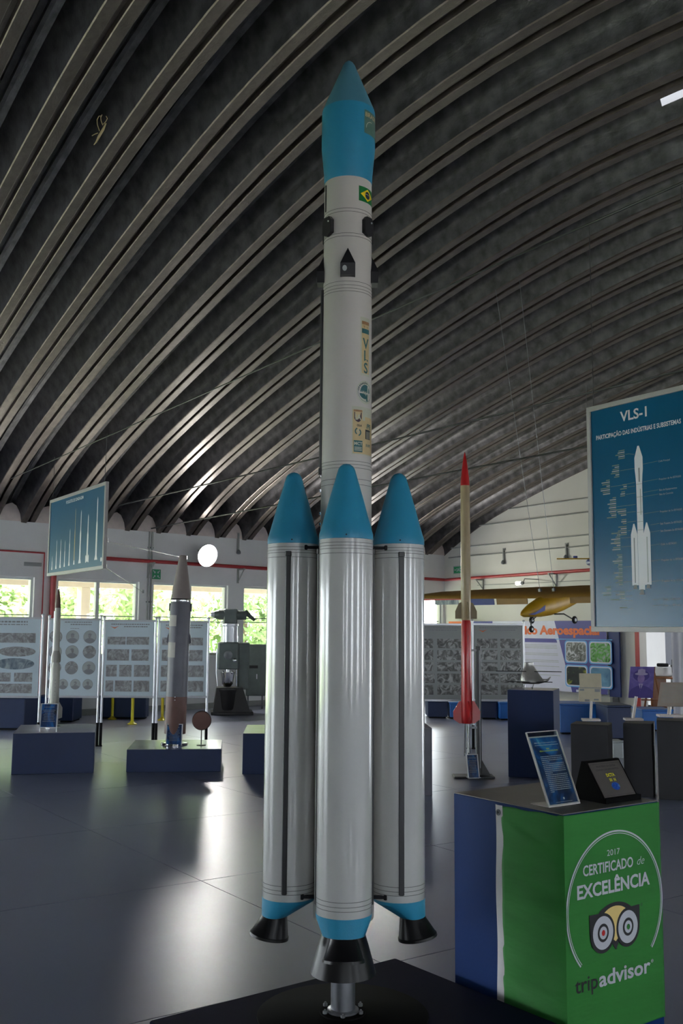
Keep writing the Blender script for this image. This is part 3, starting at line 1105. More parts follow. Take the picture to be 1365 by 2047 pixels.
def booster(outaz, duct, ringr):
    th = radians(outaz)
    g = G()
    g.lathe([(RB, 0.605), (RB, 2.0)], 56, caps=True)
    b = g.build('booster', 'rocket_white', rk, 40)
    b.rotation_euler = (0, 0, th)
    b.location = (ringr * sin(th), -ringr * cos(th), 0)
    part(b, 'nose_cone', 'rocket_blue', lambda g: g.lathe([(RB - .001, 2.0), (RB + .0008, 2.001), (RB + 0.0005, 2.022), (0.097, 2.05), (0.066, 2.165), (0.038, 2.262), (0.033, 2.279), (0.026, 2.291), (0.015, 2.299), (0.005, 2.302), (0.0005, 2.3025)], 56, caps=False), 40)
    h = part(b, 'vent_hole', 'print_black', lambda g: g.lathe([(0.0032, 0), (0.0032, 0.002)], 10), 40)
    a = radians(-outaz)
    h.rotation_euler = (radians(90), 0, a)
    h.location = ((RB + .0006) * sin(a), -(RB + .0006) * cos(a), 2.013)
    for z in (1.984, 1.972, 1.961, 1.943, 0.664, 0.647, 0.632):
        part(b, 'joint_line', 'groove', band(z, RB, 0.0012), 40)
    for sgn in (-1, 1):
        g = G().at(Matrix.Rotation(radians(90 * sgn + duct), 4, 'Z') @ Matrix.Translation((0, -RB, 0)))
        g.bbox(-0.0105, 0.0105, -0.006, 0.01, 0.634, 1.962, 0.003)
        g.bbox(-0.0125, 0.0125, -0.009, 0.01, 1.945, 1.966, 0.003)
        g.build('cable_duct', 'black_paint', b)
    g = G()
    g.loft([ring_pts(0, 0, RB - .0005, RB - .0005, 0.6055), ring_pts(0, 0, RB + .0008, RB + .0008, 0.604), ring_pts(0, -0.002, RB, RB - .002, 0.592), ring_pts(0, -0.050, 0.079, 0.0555, 0.537), ring_pts(0, -0.05, 0.074, 0.051, 0.535)])
    g.build('skirt', 'rocket_blue', b, 30)
    g = G()
    g.loft([ring_pts(0, -0.051, 0.046, 0.046, 0.545, tilt=0.12), ring_pts(0, -0.056, 0.053, 0.052, 0.520, tilt=.14), ring_pts(0, -0.073, 0.0735, 0.073, 0.462, tilt=.17),
            ring_pts(0, -0.0735, 0.0765, 0.076, 0.460, tilt=.17), ring_pts(0, -0.0755, 0.0775, 0.077, 0.450, tilt=.17), ring_pts(0, -0.0755, 0.072, 0.0715, 0.450, tilt=.17),
            ring_pts(0, -0.058, 0.045, 0.045, 0.51, tilt=.14)])
    g.build('nozzle', 'black_gloss', b, 35)
    return b


booster(0, 0, 0.228)
booster(-90, -7, 0.218)
booster(90, 3, 0.218)
booster(180, 0, 0.220)
# struts between core and boosters
for z in (1.983, 0.622):
    for az in (0, 90, 180, 270):
        for sg in (-1, 1):
            g = G().at(Matrix.Rotation(radians(az), 4, 'Z'))
            x = 0.082 * sg
            g.box(x - 0.006, x + 0.006, -0.168, -0.066, z - 0.006, z + 0.006)
            g.bbox(x - 0.010, x + 0.010, -0.170, -0.155, z - 0.010, z + 0.010, 0.003)
            g.bbox(x - 0.010, x + 0.010, -0.085, -0.060, z - 0.010, z + 0.010, 0.003)
            g.build('strut', 'black_matt', rk)

# ================================================================== pedestal with the green flag
PE, PB = 0.604, 0.651
ph = 0.925
ped_loc, ped_rz = (0.895, 4.101, 0), radians(35.5)
pd = thing('pedestal', 'tall blue square pedestal wrapped in a green flag beside the rocket', 'pedestal', ped_loc, ped_rz)
part(pd, 'body', 'pedestal_blue', lambda g: g.bbox(0, PE, 0, PB, 0, ph - 0.004, 0.003))
part(pd, 'top', 'top_grey', lambda g: g.bbox(0.002, PE - 0.002, 0.002, PB - 0.002, ph - 0.004, ph, 0.002))

fl = thing('flag', 'green cloth flag with white ring and owl logo wrapped round the blue pedestal', 'flag', ped_loc, ped_rz)
HEM = 0.352


def cloth_off(s, z, front):
    h = ph - z
    if front:
        v = 0.0007 * sin(7 * s + 9 * z) + 0.0006 * sin(23 * z + 6 * s) + 0.0003 * sin(60 * z - 11 * s)
    else:
        v = 0.0
        for zc, sl in ((0.80, 0.35), (0.62, 0.25), (0.45, 0.33), (0.28, 0.28), (0.16, 0.3)):
            dd = (z - zc - sl * (s - 0.17)) / (0.012 if z - zc - sl * (s - 0.17) > 0 else 0.05)
            v += 0.010 * math.exp(-dd * dd)
        v += 0.0012 * sin(31 * z + 19 * s) + 0.0012 * sin(19 * z - 17 * s)
        v *= max(0.0, sin(pi * min(1, s / (HEM - 0.005)))) ** 0.7
    return 0.005 + v


def flag_pt(s, z, extra=0.0):        # s > 0 along the front face, s < 0 back along the left face
    if s >= 0:
        return (s, -cloth_off(s, z, True) * min(1, 0.3 + s / 0.05) - 0.0015 - extra, z)
    q = -s
    return (-cloth_off(q, z, False) * min(1, 0.3 + q / 0.05) - 0.0015 - extra, q, z)


def zbot(s):
    return 0.034 if s > -0.02 else 0.034 + 0.085 * (-s) - 0.006 * sin(-s * 30)


def ztop(s):
    return ph - 0.006 if s > -0.02 else ph - 0.008 - 0.01 * (-s) * 2 + 0.002 * sin(s * 40)


ss = [-HEM + 0.012 + i * (HEM - 0.012) / 22 for i in range(22)] + [i * (PE - 0.001) / 34 for i in range(35)]
g = G()
NZ = 90
vs = [flag_pt(s, zbot(s) + (ztop(s) - zbot(s)) * j / NZ) for s in ss for j in range(NZ + 1)]
fs = [(i * (NZ + 1) + j, (i + 1) * (NZ + 1) + j, (i + 1) * (NZ + 1) + j + 1, i * (NZ + 1) + j + 1) for i in range(len(ss) - 1) for j in range(NZ)]
g.add(vs, fs)
cl = g.build('cloth', 'cloth_green', fl, 60)
sm = cl.modifiers.new('thickness', 'SOLIDIFY')
sm.thickness = 0.001
g = G()
z0, z1 = zbot(-HEM) - 0.002, ztop(-HEM) + 0.004
hv = []
for j in range(41):
    z = z0 + (z1 - z0) * j / 40
    wob = 0.003 * sin(z * 14)
    hv += [(-0.006 - 0.001 * sin(9 * z), HEM - 0.018 + wob, z), (-0.010 - 0.001 * sin(7 * z), HEM + 0.004 + wob, z), (-0.004, HEM + 0.026 + wob, z)]
g.add(hv, [(3 * j + k, 3 * j + 3 + k, 3 * j + 4 + k, 3 * j + 1 + k) for j in range(40) for k in (0, 1)])
hm = g.build('hem', 'cloth_white', fl, 60)
for z in (z0 + 0.03, z1 - 0.03):
    g = G().at(Matrix.Translation((-0.011, HEM + 0.004 + 0.003 * sin(z * 14), z)) @ Matrix.Rotation(radians(-90), 4, 'Y'))
    g.lathe([(0.0065, -0.001), (0.013, -0.001), (0.013, 0.002), (0.0095, 0.004), (0.0065, 0.002)], 20, caps=False)
    g.mat(1).lathe([(0.0066, 0.0), (0.0066, 0.0005)], 16)
    g.build('grommet', ['dull_steel', 'print_black'], fl, 40)

# print on the front of the flag
fp = lambda e: (lambda x, z: (max(x, 0.001), -0.0088 - e, z))
g = G()
f0 = fp(0.0)
for r0, r1 in ((0.296, 0.303), (0.2885, 0.2915)):
    wring(g.mat(0), 0.300, 0.530, r0, r1, f0, 80, radians(-42), radians(222))
def line(txt, cx, z, width, size, bold, m=0, shear=0.0, e=0.0):
    vs, _ = text2d(txt, size, bold, 'CENTER', shear)
    w = max(v[0] for v in vs) - min(v[0] for v in vs)
    ff = fp(e)
    g.mat(m).text(txt, size, lambda x, y: ff(cx + x, z + y), bold, sx=width / w, shear=shear)
line('2017', 0.290, 0.735, 0.080, 0.034, 0.0)
line('CERTIFICADO', 0.258, 0.673, 0.312, 0.058, 0.018)
line('de', 0.460, 0.676, 0.048, 0.048, -0.01, shear=0.35)
line('EXCELÊNCIA', 0.289, 0.588, 0.456, 0.074, 0.028)
line('trip', 0.111, 0.233, 0.135, 0.083, 0.010, 1)
line('advisor', 0.345, 0.233, 0.325, 0.083, 0.022)
line('®', 0.522, 0.268, 0.016, 0.018, 0.0)
line('®', 0.462, 0.506, 0.015, 0.018, 0.0, 1)
# owl head logo
EL, ER, EZ = 0.213, 0.369, 0.438
f1, f2, f3, f4, f5, f6 = (fp(0.0006 * k) for k in range(1, 7))
wdisc(g.mat(1), 0.291, 0.455, 0.135, 0.092, f0, 40, 0, pi)
wdisc(g.mat(1), EL, EZ, 0.077, 0.080, f0, 40)
wdisc(g.mat(1), ER, EZ, 0.077, 0.080, f0, 40)
g.mat(1).map([(0.134, 0.516), (0.135, 0.44), (0.19, 0.515)], [(0, 1, 2)], f0)
g.mat(1).map([(0.448, 0.516), (0.39, 0.515), (0.447, 0.44)], [(0, 1, 2)], f0)
g.mat(1).map([(0.262, 0.40), (0.291, 0.358), (0.320, 0.40)], [(0, 1, 2)], f0)
g.mat(1).map([(0.25, 0.36 + 0.04), (0.33, 0.40), (0.31, 0.46), (0.27, 0.46)], [(0, 1, 2, 3)], f0)
wdisc(g.mat(2), 0.291, 0.462, 0.098, 0.070, f1, 30, 0, pi)
g.mat(2).map([(0.193, 0.4621), (0.291, 0.392), (0.389, 0.4621)], [(0, 1, 2)], f1)
for cx in (EL, ER):
    wdisc(g.mat(1), cx, EZ, 0.0735, 0.0765, f2, 40)
    wdisc(g.mat(0), cx, EZ, 0.062, 0.065, f3, 40)
    wdisc(g.mat(1), cx, EZ, 0.034, 0.036, f4, 30)
    wdisc(g.mat(0), cx, EZ, 0.0235, 0.025, f5, 24)
    wdisc(g.mat(3 if cx == EL else 4), cx, EZ, 0.0105, 0.0115, f6, 20)
g.build('print', ['print_white', 'print_black', 'print_cream', 'print_red', 'print_green'], fl)['label'] = 'white ring, certificate lettering and owl logo'

# acrylic sign on the pedestal
tilt = math.atan2(0.125, 0.297)
sg_ = thing('acrylic_sign', 'leaning clear acrylic stand with blue text card on the green flag pedestal', 'sign', (0, 0, 0), 0)
sg_.matrix_world = Matrix.Translation(ped_loc) @ Matrix.Rotation(ped_rz, 4, 'Z') @ Matrix.Translation((0.066, 0.135, ph)) 
lean = Matrix.Rotation(-tilt, 4, 'X')
W, Lh = 0.191, 0.322
g = G().at(lean)
g.box(0, W, 0.004, 0.0055, 0.002, Lh)
g.build('back_sheet', 'acrylic', sg_)
g = G().at(lean)
g.box(0, W, -0.0015, -0.0002, 0.006, Lh)
g.build('front_sheet', 'acrylic', sg_)
g = G().at(lean)
for a, b, c, d in ((0, 0.003, 0.0, Lh), (W - 0.003, W, 0.0, Lh), (0.003, W - 0.003, Lh - 0.0025, Lh), (0.003, W - 0.003, 0.001, 0.005)):
    g.box(a, b, -0.0018, 0.006, c, d)
g.build('edge', 'acrylic_white', sg_)
g = G()
g.bbox(0, W, 0.0, 0.105, 0.0, 0.003, 0.001)
g.build('foot', 'acrylic_white', sg_)
g = G().at(lean)
g.mat(0).box(0.006, W - 0.005, 0.0005, 0.0035, 0.006, Lh - 0.021)
g.mat(1).quad((0.0105, 0.0, 0.010), (W - 0.009, 0.0, 0.010), (W - 0.009, 0.0, Lh - 0.027), (0.0105, 0.0, Lh - 0.027))
fc = lambda x0, z0: (lambda x, z: (x0 + x, -0.0001, z0 + z))
g.mat(2).text('Memorial Aeroespacial Brasileiro', 0.0090, fc(0.108, Lh - 0.053), 0.01, sx=1.0)
g.mat(2).quad((0.027, -0.0001, Lh - 0.062), (0.172, -0.0001, Lh - 0.062), (0.172, -0.0001, Lh - 0.0595), (0.027, -0.0001, Lh - 0.0595))
g.mat(2).text('MAB', 0.008, fc(0.036, Lh - 0.053), 0.06)
g.mat(3).text('VLS-1', 0.0085, fc(0.100, Lh - 0.080), 0.05)
g.mat(3).text('VEÍCULO LANÇADOR DE SATÉLITES', 0.0070, fc(0.102, Lh - 0.089), 0.05)
rr = random.Random(3)
z = Lh - 0.112
for i in range(20):
    x = 0.040
    end = 0.150 if i in (3, 9, 19) else 0.170
    if i in (3, 9):
        end = 0.085
    if i == 19:
        end = 0.062
    while x < end - 0.004:
        w = min(rr.uniform(0.004, 0.014), end - x)
        g.mat(2).quad((x, -0.0001, z), (x + w, -0.0001, z), (x + w, -0.0001, z + 0.0030), (x, -0.0001, z + 0.0030))
        x += w + 0.0016
    z -= 0.0079
g.disc((0.104, 0, 0.031), 0.005, -0.0001, 12)
g.mat(2).quad((0.050, -0.0001, 0.0165), (0.150, -0.0001, 0.0165), (0.150, -0.0001, 0.0178), (0.050, -0.0001, 0.0178))
g.build('card', ['acrylic_white', 'card_blue', 'print_white', 'print_yellow'], sg_)['label'] = 'blue information card with yellow title'

# engraved plaque on its black wedge
pq = thing('plaque', 'small grey engraved plaque on a black wedge stand on the pedestal', 'plaque', (0, 0, 0), 0)
pq.matrix_world = Matrix.Translation(ped_loc) @ Matrix.Rotation(ped_rz, 4, 'Z') @ Matrix.Translation((0.335, 0.060, ph))
g = G()
x0, x1 = 0.0, 0.232
sec = [(0.0, 0.0), (0.0, 0.022), (0.018, 0.022), (0.020, 0.004 + 0.012), (0.118, 0.165), (0.132, 0.165), (0.185, 0.0)]
vs = [(x0, y, z) for y, z in sec] + [(x1, y, z) for y, z in sec]
k = len(sec)
g.add(vs, [tuple(range(k)), tuple(range(2 * k - 1, k - 1, -1))] + [((i + 1) % k, i, k + i, k + (i + 1) % k) for i in range(k)])
g.build('wedge', 'plate_black', pq)
pm = Matrix.Translation((0, 0.0195, 0.0165)) @ Matrix.Rotation(-atan2(0.098, 0.149), 4, 'X')
g = G().at(pm)
g.mat(0).box(0.014, 0.218, -0.004, -0.0005, 0.004, 0.166)
e = -0.0042
for a, b, c, d in ((0.020, 0.212, 0.157, 0.1580), (0.020, 0.212, 0.010, 0.0110), (0.020, 0.0210, 0.010, 0.158), (0.211, 0.212, 0.010, 0.158)):
    g.mat(1).quad((a, e, c), (b, e, c), (b, e, d), (a, e, d))
fq = lambda x0, z0: (lambda x, z: (x0 + x, e, z0 + z))
g.mat(1).text('MINISTÉRIO DA DEFESA', 0.0120, fq(0.116, 0.141), 0.0)
g.text('COMANDO DA AERONÁUTICA', 0.0105, fq(0.116, 0.126), 0.0)
g.mat(2).text('DCTA', 0.020, fq(0.118, 0.096), 0.04)
g.text('50  N', 0.018, fq(0.118, 0.074), 0.04)
g.build('plate', ['plate_grey', 'charcoal', 'print_yellow'], pq)
g = G().at(pm)
g.add([(0.118 + 0.026 * cos(q * pi / 10), e - 0.0003, 0.050 + 0.018 * sin(q * pi / 10)) for q in range(20)], [tuple(range(20))])
g.build('emblem', 'globe_blue', pq)['label'] = 'blue oval emblem'

# ================================================================== helpers for the exhibits
def plinth(name, label, px0, px1, ytop, ybot, depth, rz, mats, group=None, h=None):
    """box plinth: front bottom corners read at (px0, ybot), (px1, ybot)"""
    a, b = at(px0, ybot, 0), at(px1, ybot, 0)
    if rz is None:
        rz = atan2(b.y - a.y, b.x - a.x)
    w = span(a, rz, px1)
    if h is None:
        h = aty(px0, ytop, a.y).z
    o = thing(name, label, 'plinth', (a.x, a.y, 0), rz, group)
    part(o, 'body', mats[0], lambda g: g.bbox(0, w, 0, depth, 0, h - 0.004, 0.004))
    part(o, 'top', mats[1], lambda g: g.bbox(0.002, w - 0.002, 0.002, depth - 0.002, h - 0.004, h, 0.003))
    return o, a, w, h


def card_stand(name, label, x, y, z, w, h, rz=0.0, leg=0.0, lean=0.12, mats=('card_blue', 'alu')):
    o = thing(name, label, 'sign', (x, y, z), rz)
    L = Matrix.Translation((0, 0, leg)) @ Matrix.Rotation(-lean, 4, 'X')
    g = G().at(L)
    g.mat(0).box(-w / 2, w / 2, 0, 0.006, 0.0, h)
    g.mat(1)
    rr = random.Random(int(x * 100))
    zz = h * 0.86
    for i in range(9):
        wd = w * rr.uniform(0.55, 0.8)
        if i == 1:
            zz -= h * .06
        g.quad((-wd / 2, -0.001, zz), (wd / 2, -0.001, zz), (wd / 2, -0.001, zz + h * 0.018), (-wd / 2, -0.001, zz + h * 0.018))
        zz -= h * 0.07
    g.build('card', [mats[0], 'print_grey'], o)
    g = G().at(L)
    for s in (-1, 1):
        g.box(s * w / 2 - 0.006, s * w / 2 + 0.006, -0.004, 0.010, -0.002, h + 0.008)
    g.box(-w / 2, w / 2, -0.004, 0.010, -0.008, 0.0)
    g.box(-w / 2, w / 2, -0.004, 0.010, h, h + 0.008)
    g.build('frame', mats[1], o)
    for s in (-1, 1):
        part(o, 'leg', mats[1], lambda g: g.tube([(s * w / 2, 0.002, 0), (s * w / 2, 0.002, leg + 0.01)], 0.006, 6) if leg else g.box(s * w / 2 - 0.008, s * w / 2 + 0.008, -0.03, 0.05, 0, 0.006))
    return o


# ---- plinth with the small white rocket
oA, aA, wA, hA = plinth('plinth', 'navy blue plinth carrying the small white rocket, far left', 22, 187, 1466, 1549, 1.05, radians(13), ('navy', 'navy_top_sheen'))
p = aty(107, 1440, 12.25)
r1 = thing('white_rocket', 'slim white rocket model with brown tip on the left plinth', 'rocket', (p.x, 12.25, hA))
part(r1, 'lower_stage', 'rocket_small_white', lambda g: g.lathe([(0.046, 0.10), (0.052, 0.14), (0.052, 0.70), (0.040, 0.78)], 20), 40)
part(r1, 'adapter', 'label_pale', lambda g: g.lathe([(0.050, 0.78), (0.056, 0.80), (0.056, 0.86), (0.036, 0.92)], 20), 40)
part(r1, 'upper_stage', 'rocket_small_white', lambda g: g.lathe([(0.036, 0.92), (0.034, 1.44)], 20), 40)
part(r1, 'nose_cone', 'rocket_rust', lambda g: g.lathe([(0.033, 1.44), (0.026, 1.54), (0.012, 1.64), (0.001, 1.70)], 20, caps=False), 40)
for k in range(4):
    g = G().at(Matrix.Rotation(radians(90 * k), 4, 'Z'))
    g.prism([(0.045, 0.10), (0.10, 0.12), (0.10, 0.24), (0.045, 0.33)], -0.004, 0.004)
    g.build('fin', 'rocket_small_white', r1)
part(r1, 'lettering', 'print_grey', lambda g: [g.text(c, 0.045, face(0.018, 0.56 - 0.045 * i, -0.054), 0.02) for i, c in enumerate('-----')])
g = G()
g.tube([(-0.075, 0.02, 0.0), (-0.06, 0.02, 0.86), (-0.045, 0.02, 0.90), (-0.045, 0.02, 1.40)], 0.008, 6)
g.build('launch_rail', 'alu', r1, 60)
g = G()
g.lathe([(0.09, 0), (0.09, 0.012), (0.02, 0.018), (0.02, 0.10)], 20)
g.build('base', 'alu', r1, 40)
q = at(96, 1463, hA)
card_stand('information_card', 'small dark blue text card on thin legs in front of the white rocket', q.x, q.y, hA, 0.19, 0.26, 0, 0.055, 0.10)

# ---- plinth with the dark grey rocket
oB, aB, wB, hB = plinth('plinth', 'low navy blue plinth under the dark grey rocket', 252, 441, 1498, 1544, 1.0, radians(6), ('navy', 'navy_top_sheen'))
p = aty(349, 1470, 12.35)
r2 = thing('grey_rocket', 'stout dark grey rocket with blunt tip and pale square patches', 'rocket', (p.x, 12.35, hB))
zz = lambda y: aty(349, y, 12.35).z - hB
RR = 0.128
r2.rotation_euler = (0, radians(1.1), 0)
part(r2, 'lower_section', 'rocket_rust', lambda g: g.lathe([(RR, zz(1466)), (RR, zz(1392))], 40), 40)
part(r2, 'body', 'rocket_grey', lambda g: g.lathe([(RR, zz(1392)), (RR, zz(1214)), (RR - .004, zz(1210)), (RR - .006, zz(1201))], 40), 40)
part(r2, 'collar', 'chrome', lambda g: g.lathe([(RR - .004, zz(1203)), (RR - .002, zz(1201)), (RR - .002, zz(1198)), (RR - .008, zz(1196))], 40), 40)
part(r2, 'nose_cone', 'rocket_taupe', lambda g: g.lathe([(RR - .006, zz(1197)), (0.105, zz(1175)), (0.045, zz(1114)), (0.042, zz(1111)), (0.036, zz(1110))], 40), 40)
for y0, y1 in ((1252, 1230), (1314, 1284)):
    g = G()
    vs, fs = [], []
    for i in range(9):
        a = radians(-78 + 68 * i / 8)
        r = RR + 0.0025
        vs += [(r * sin(a), -r * cos(a), zz(y0)), (r * sin(a), -r * cos(a), zz(y1))]
    fs = [(2 * i, 2 * i + 2, 2 * i + 3, 2 * i + 1) for i in range(8)]
    g.add(vs, fs)
    g.build('patch', 'label_pale', r2, 60)['label'] = 'pale rectangular patch'
for s in (-1, 1):
    g = G()
    g.prism([(s * (RR - .01), zz(1288)), (s * (RR + .026), zz(1284)), (s * (RR + .012), zz(1270)), (s * (RR - .01), zz(1262))], -0.01, 0.01)
    g.build('lug', 'rocket_grey', r2)
for s, zy in ((-1, 1214), (1, 1214)):
    g = G()
    g.bbox(s * RR - .012, s * RR + .012, -.02, .02, zz(1222), zz(1206), 0.005)
    g.build('clamp', 'black_paint', r2)
for yy in (1392, 1398):
    g = G().at(Matrix.Translation((0, -RR - 0.001, zz(yy))) @ Matrix.Rotation(radians(90), 4, 'X'))
    g.lathe([(0.009, 0), (0.006, 0.004)], 10)
    g.build('screw', 'chrome', r2, 40)
part(r2, 'support_post', 'dull_steel', lambda g: g.lathe([(0.05, 0.02), (0.05, zz(1466))], 20), 40)
g = G()
g.lathe([(0.155, 0.0), (0.165, 0.005), (0.165, 0.018), (0.155, 0.024), (0.12, 0.024)], 36)
g.build('base_ring', 'chrome', r2, 40)
q = at(347, 1491, hB)
card_stand('information_card', 'small blue text card leaning in front of the dark grey rocket', q.x, q.y, hB, 0.185, 0.25, 0, 0.0, 0.16)
q = at(402, 1490, hB)
dk = thing('heat_shield_disc', 'round dark brown disc upright on a thin stand beside the grey rocket', 'exhibit', (q.x, q.y, hB))
g = G().at(Matrix.Translation((0, 0, 0.295)) @ Matrix.Rotation(radians(90), 4, 'X'))
g.lathe([(0.105, -0.02), (0.112, -0.012), (0.112, 0.008), (0.104, 0.016), (0.06, 0.020)], 36)
g.build('disc', 'rocket_rust', dk, 30)
g = G().at(Matrix.Translation((0, 0, 0.295)) @ Matrix.Rotation(radians(90), 4, 'X'))
g.lathe([(0.1125, -0.014), (0.116, -0.010), (0.116, 0.006), (0.1125, 0.010)], 36, caps=False)
g.build('rim', 'black_matt', dk, 30)
part(dk, 'stem', 'black_paint', lambda g: g.tube([(0, 0, 0), (0, 0, 0.19)], 0.007, 8), 40)
part(dk, 'foot', 'black_paint', lambda g: g.lathe([(0.055, 0), (0.055, 0.006), (0.01, 0.010)], 24), 40)

# ---- plinths half hidden by the boosters
plinth('plinth', 'navy blue plinth half hidden behind the left booster', 484, 640, 1466, 1548, 1.05, None, ('navy', 'navy_top_sheen'))
plinth('plinth', 'grey-blue plinth edge just right of the right booster', 745, 864, 1455, 1590, 0.8, None, ('rocket_grey', 'navy_top_sheen'))

# ================================================================== display boards
PY = 14.37


def photo_quad(g, x0, x1, z0, z1, y=-0.0135):
    g.quad((x0, y, z0), (x1, y, z0), (x1, y, z1), (x0, y, z1))


def board(label, px0, px1, ytop, ybot, kind, posts, boardmat='panel_board', y=PY, seed=0):
    a, b = aty(px0, ytop, y), aty(px1, ytop, y)
    zb = (aty(px0, ybot, y).z + aty(px1, ybot, y).z) / 2
    zt = (a.z + b.z) / 2
    w = b.x - a.x
    o = thing('display_board', label, 'display board', (a.x, y, 0), 0)
    g = G()
    g.box(0.02, w - 0.02, -0.010, 0.010, zb + 0.02, zt - 0.02)
    bd = g.build('board', boardmat, o)
    g = G()
    g.bbox(0, w, -0.018, 0.018, zt - 0.03, zt, 0.004)
    g.build('frame_rail', 'alu', o)
    g = G()
    g.bbox(0, w, -0.018, 0.018, zb, zb + 0.03, 0.004)
    g.build('frame_rail', 'alu', o)
    for px in posts:
        x = aty(px, ytop, y).x - a.x
        fz = 0.33
        g = G()
        g.tube([(x, 0, fz), (x, 0, zt + 0.02)], 0.017, 10)
        g.lathe([(0.022, zt + 0.02), (0.024, zt + 0.035), (0.014, zt + 0.05)], 10, (x, 0))
        p = g.build('post', 'alu', o, 40)
        g = G()
        g.tube([(x, 0, 0.0), (x, 0, fz)], 0.021, 10)
        g.lathe([(0.028, 0.0), (0.028, 0.012), (0.022, 0.02)], 16, (x, 0))
        g.build('foot', 'black_matt', o, 40)
    # printed matter
    rr = random.Random(seed)
    g = G()
    H_ = zt - zb
    tx = lambda f: 0.02 + f * (w - 0.04)
    tz = lambda f: zb + f * H_
    def bar(x0, x1, z, h, m):
        g.mat(m)
        x = x0
        while x < x1:
            ww = min(rr.uniform(0.02, 0.05), x1 - x)
            photo_quad(g, tx(x), tx(x + ww), tz(z), tz(z + h))
            x += ww + 0.01
    if kind == 'people':
        bar(0.30, 0.86, 0.945, 0.012, 0)
        bar(0.42, 0.84, 0.915, 0.014, 0)
        g.mat(3)
        g.map([(tx(0.10), tz(0.925)), (tx(0.16), tz(0.91)), (tx(0.22), tz(0.93)), (tx(0.16), tz(0.90))], [(0, 3, 2, 1)], lambda x, z: (x, -0.0135, z))
        bar(0.42, 0.60, 0.868, 0.006, 0)
        cx3 = (0.15, 0.47, 0.82)
        for r_, (zc, rad) in enumerate(((0.765, 0.125), (0.575, 0.125), (0.375, 0.125))):
            for c_ in range(3):
                portrait(g, tx(cx3[c_] + (0.0 if c_ else -0.02)), tz(zc), rad * w, rr)
        for cx in (0.08, 0.31, 0.56, 0.81):
            portrait(g, tx(cx), tz(0.17), 0.098 * w, rr)
    elif kind == 'ovals':
        bar(0.40, 0.85, 0.93, 0.02, 0)
        bar(0.40, 0.85, 0.90, 0.012, 0)
        g.mat(4)
        for x0, x1 in ((0.02, 0.22), (0.25, 0.47), (0.52, 0.95)):
            photo_quad(g, tx(x0), tx(x1), tz(0.68), tz(0.80))
        for x0, x1 in ((0.25, 0.47), (0.53, 0.95)):
            g.disc((tx((x0 + x1) / 2), 0, tz(0.57)), (x1 - x0) / 2 * w, -0.0135, 28, 0.062 * H_)
        g.mat(2)
        for x0, x1 in ((0.05, 0.45), (0.50, 0.94)):
            g.disc((tx((x0 + x1) / 2), 0, tz(0.42)), (x1 - x0) / 2 * w, -0.0135, 28, 0.070 * H_)
        g.mat(4)
        for x0, x1 in ((0.02, 0.2), (0.24, 0.46), (0.52, 0.68), (0.72, 0.93)):
            photo_quad(g, tx(x0), tx(x1), tz(0.20), tz(0.31))
        for x0, x1 in ((0.02, 0.44), (0.50, 0.93)):
            photo_quad(g, tx(x0), tx(x1), tz(0.06), tz(0.175))
    else:
        dark = kind == 'photos_bw'
        bar(0.12, 0.90, 0.935, 0.014, 0)
        bar(0.38, 0.86, 0.905, 0.014, 0)
        g.mat(3)
        g.map([(tx(0.10), tz(0.915)), (tx(0.19), tz(0.90)), (tx(0.28), tz(0.92)), (tx(0.19), tz(0.885))], [(0, 3, 2, 1)], lambda x, z: (x, -0.0135, z))
        g.mat(1 if dark else 4)
        if dark:
            rows = ((0.68, 0.80), (0.53, 0.655), (0.385, 0.50), (0.235, 0.355), (0.085, 0.21))
            for k_, (z0, z1) in enumerate(rows):
                cols = ((0.07, 0.48), (0.54, 0.95)) if k_ != 3 else ((0.07, 0.30), (0.33, 0.50), (0.54, 0.95))
                for x0, x1 in cols:
                    photo_quad(g, tx(x0), tx(x1), tz(z0), tz(z1))
        else:
            for (x0, x1, z0, z1) in ((0.05, 0.42, 0.68, 0.78), (0.44, 0.90, 0.68, 0.78), (0.05, 0.50, 0.475, 0.62), (0.55, 0.90, 0.475, 0.62), (0.04, 0.26, 0.27, 0.42),
                                     (0.31, 0.56, 0.27, 0.42), (0.61, 0.93, 0.27, 0.42), (0.04, 0.20, 0.08, 0.22), (0.23, 0.57, 0.08, 0.22), (0.61, 0.93, 0.08, 0.22)):
                photo_quad(g, tx(x0), tx(x1), tz(z0), tz(z1))
    g.build('printed_sheet', ['print_grey', 'photo_bw', 'photo_slate', 'print_orange', 'photo_faint', 'print_grey_light'], bd)
    return o


def portrait(g, cx, cz, r, rr):
    g.mat(0).disc((cx, 0, cz), r, -0.0130, 24)
    g.mat(rr.choice((5, 5, 4))).disc((cx, 0, cz), r * 0.95, -0.0135, 24)
    m = rr.choice((0, 0, 0))
    vs = [(cx + r * 0.93 * cos(a), -0.0140, cz + r * 0.93 * sin(a)) for a in [radians(210 + 12 * i) for i in range(11)]]
    vs += [(cx + r * 0.28, -0.0140, cz - r * 0.18), (cx - r * 0.28, -0.0140, cz - r * 0.18)]
    g.mat(m).add(vs, [tuple(range(len(vs)))])
    g.mat(4).disc((cx, 0, cz + r * 0.16), r * 0.27, -0.0142, 14, r * 0.36)
    g.mat(0)
    g.add([(cx + r * 0.29 * cos(a), -0.0145, cz + r * 0.28 + r * 0.27 * sin(a)) for a in [radians(0 + 18 * i) for i in range(11)]], [tuple(range(11))])


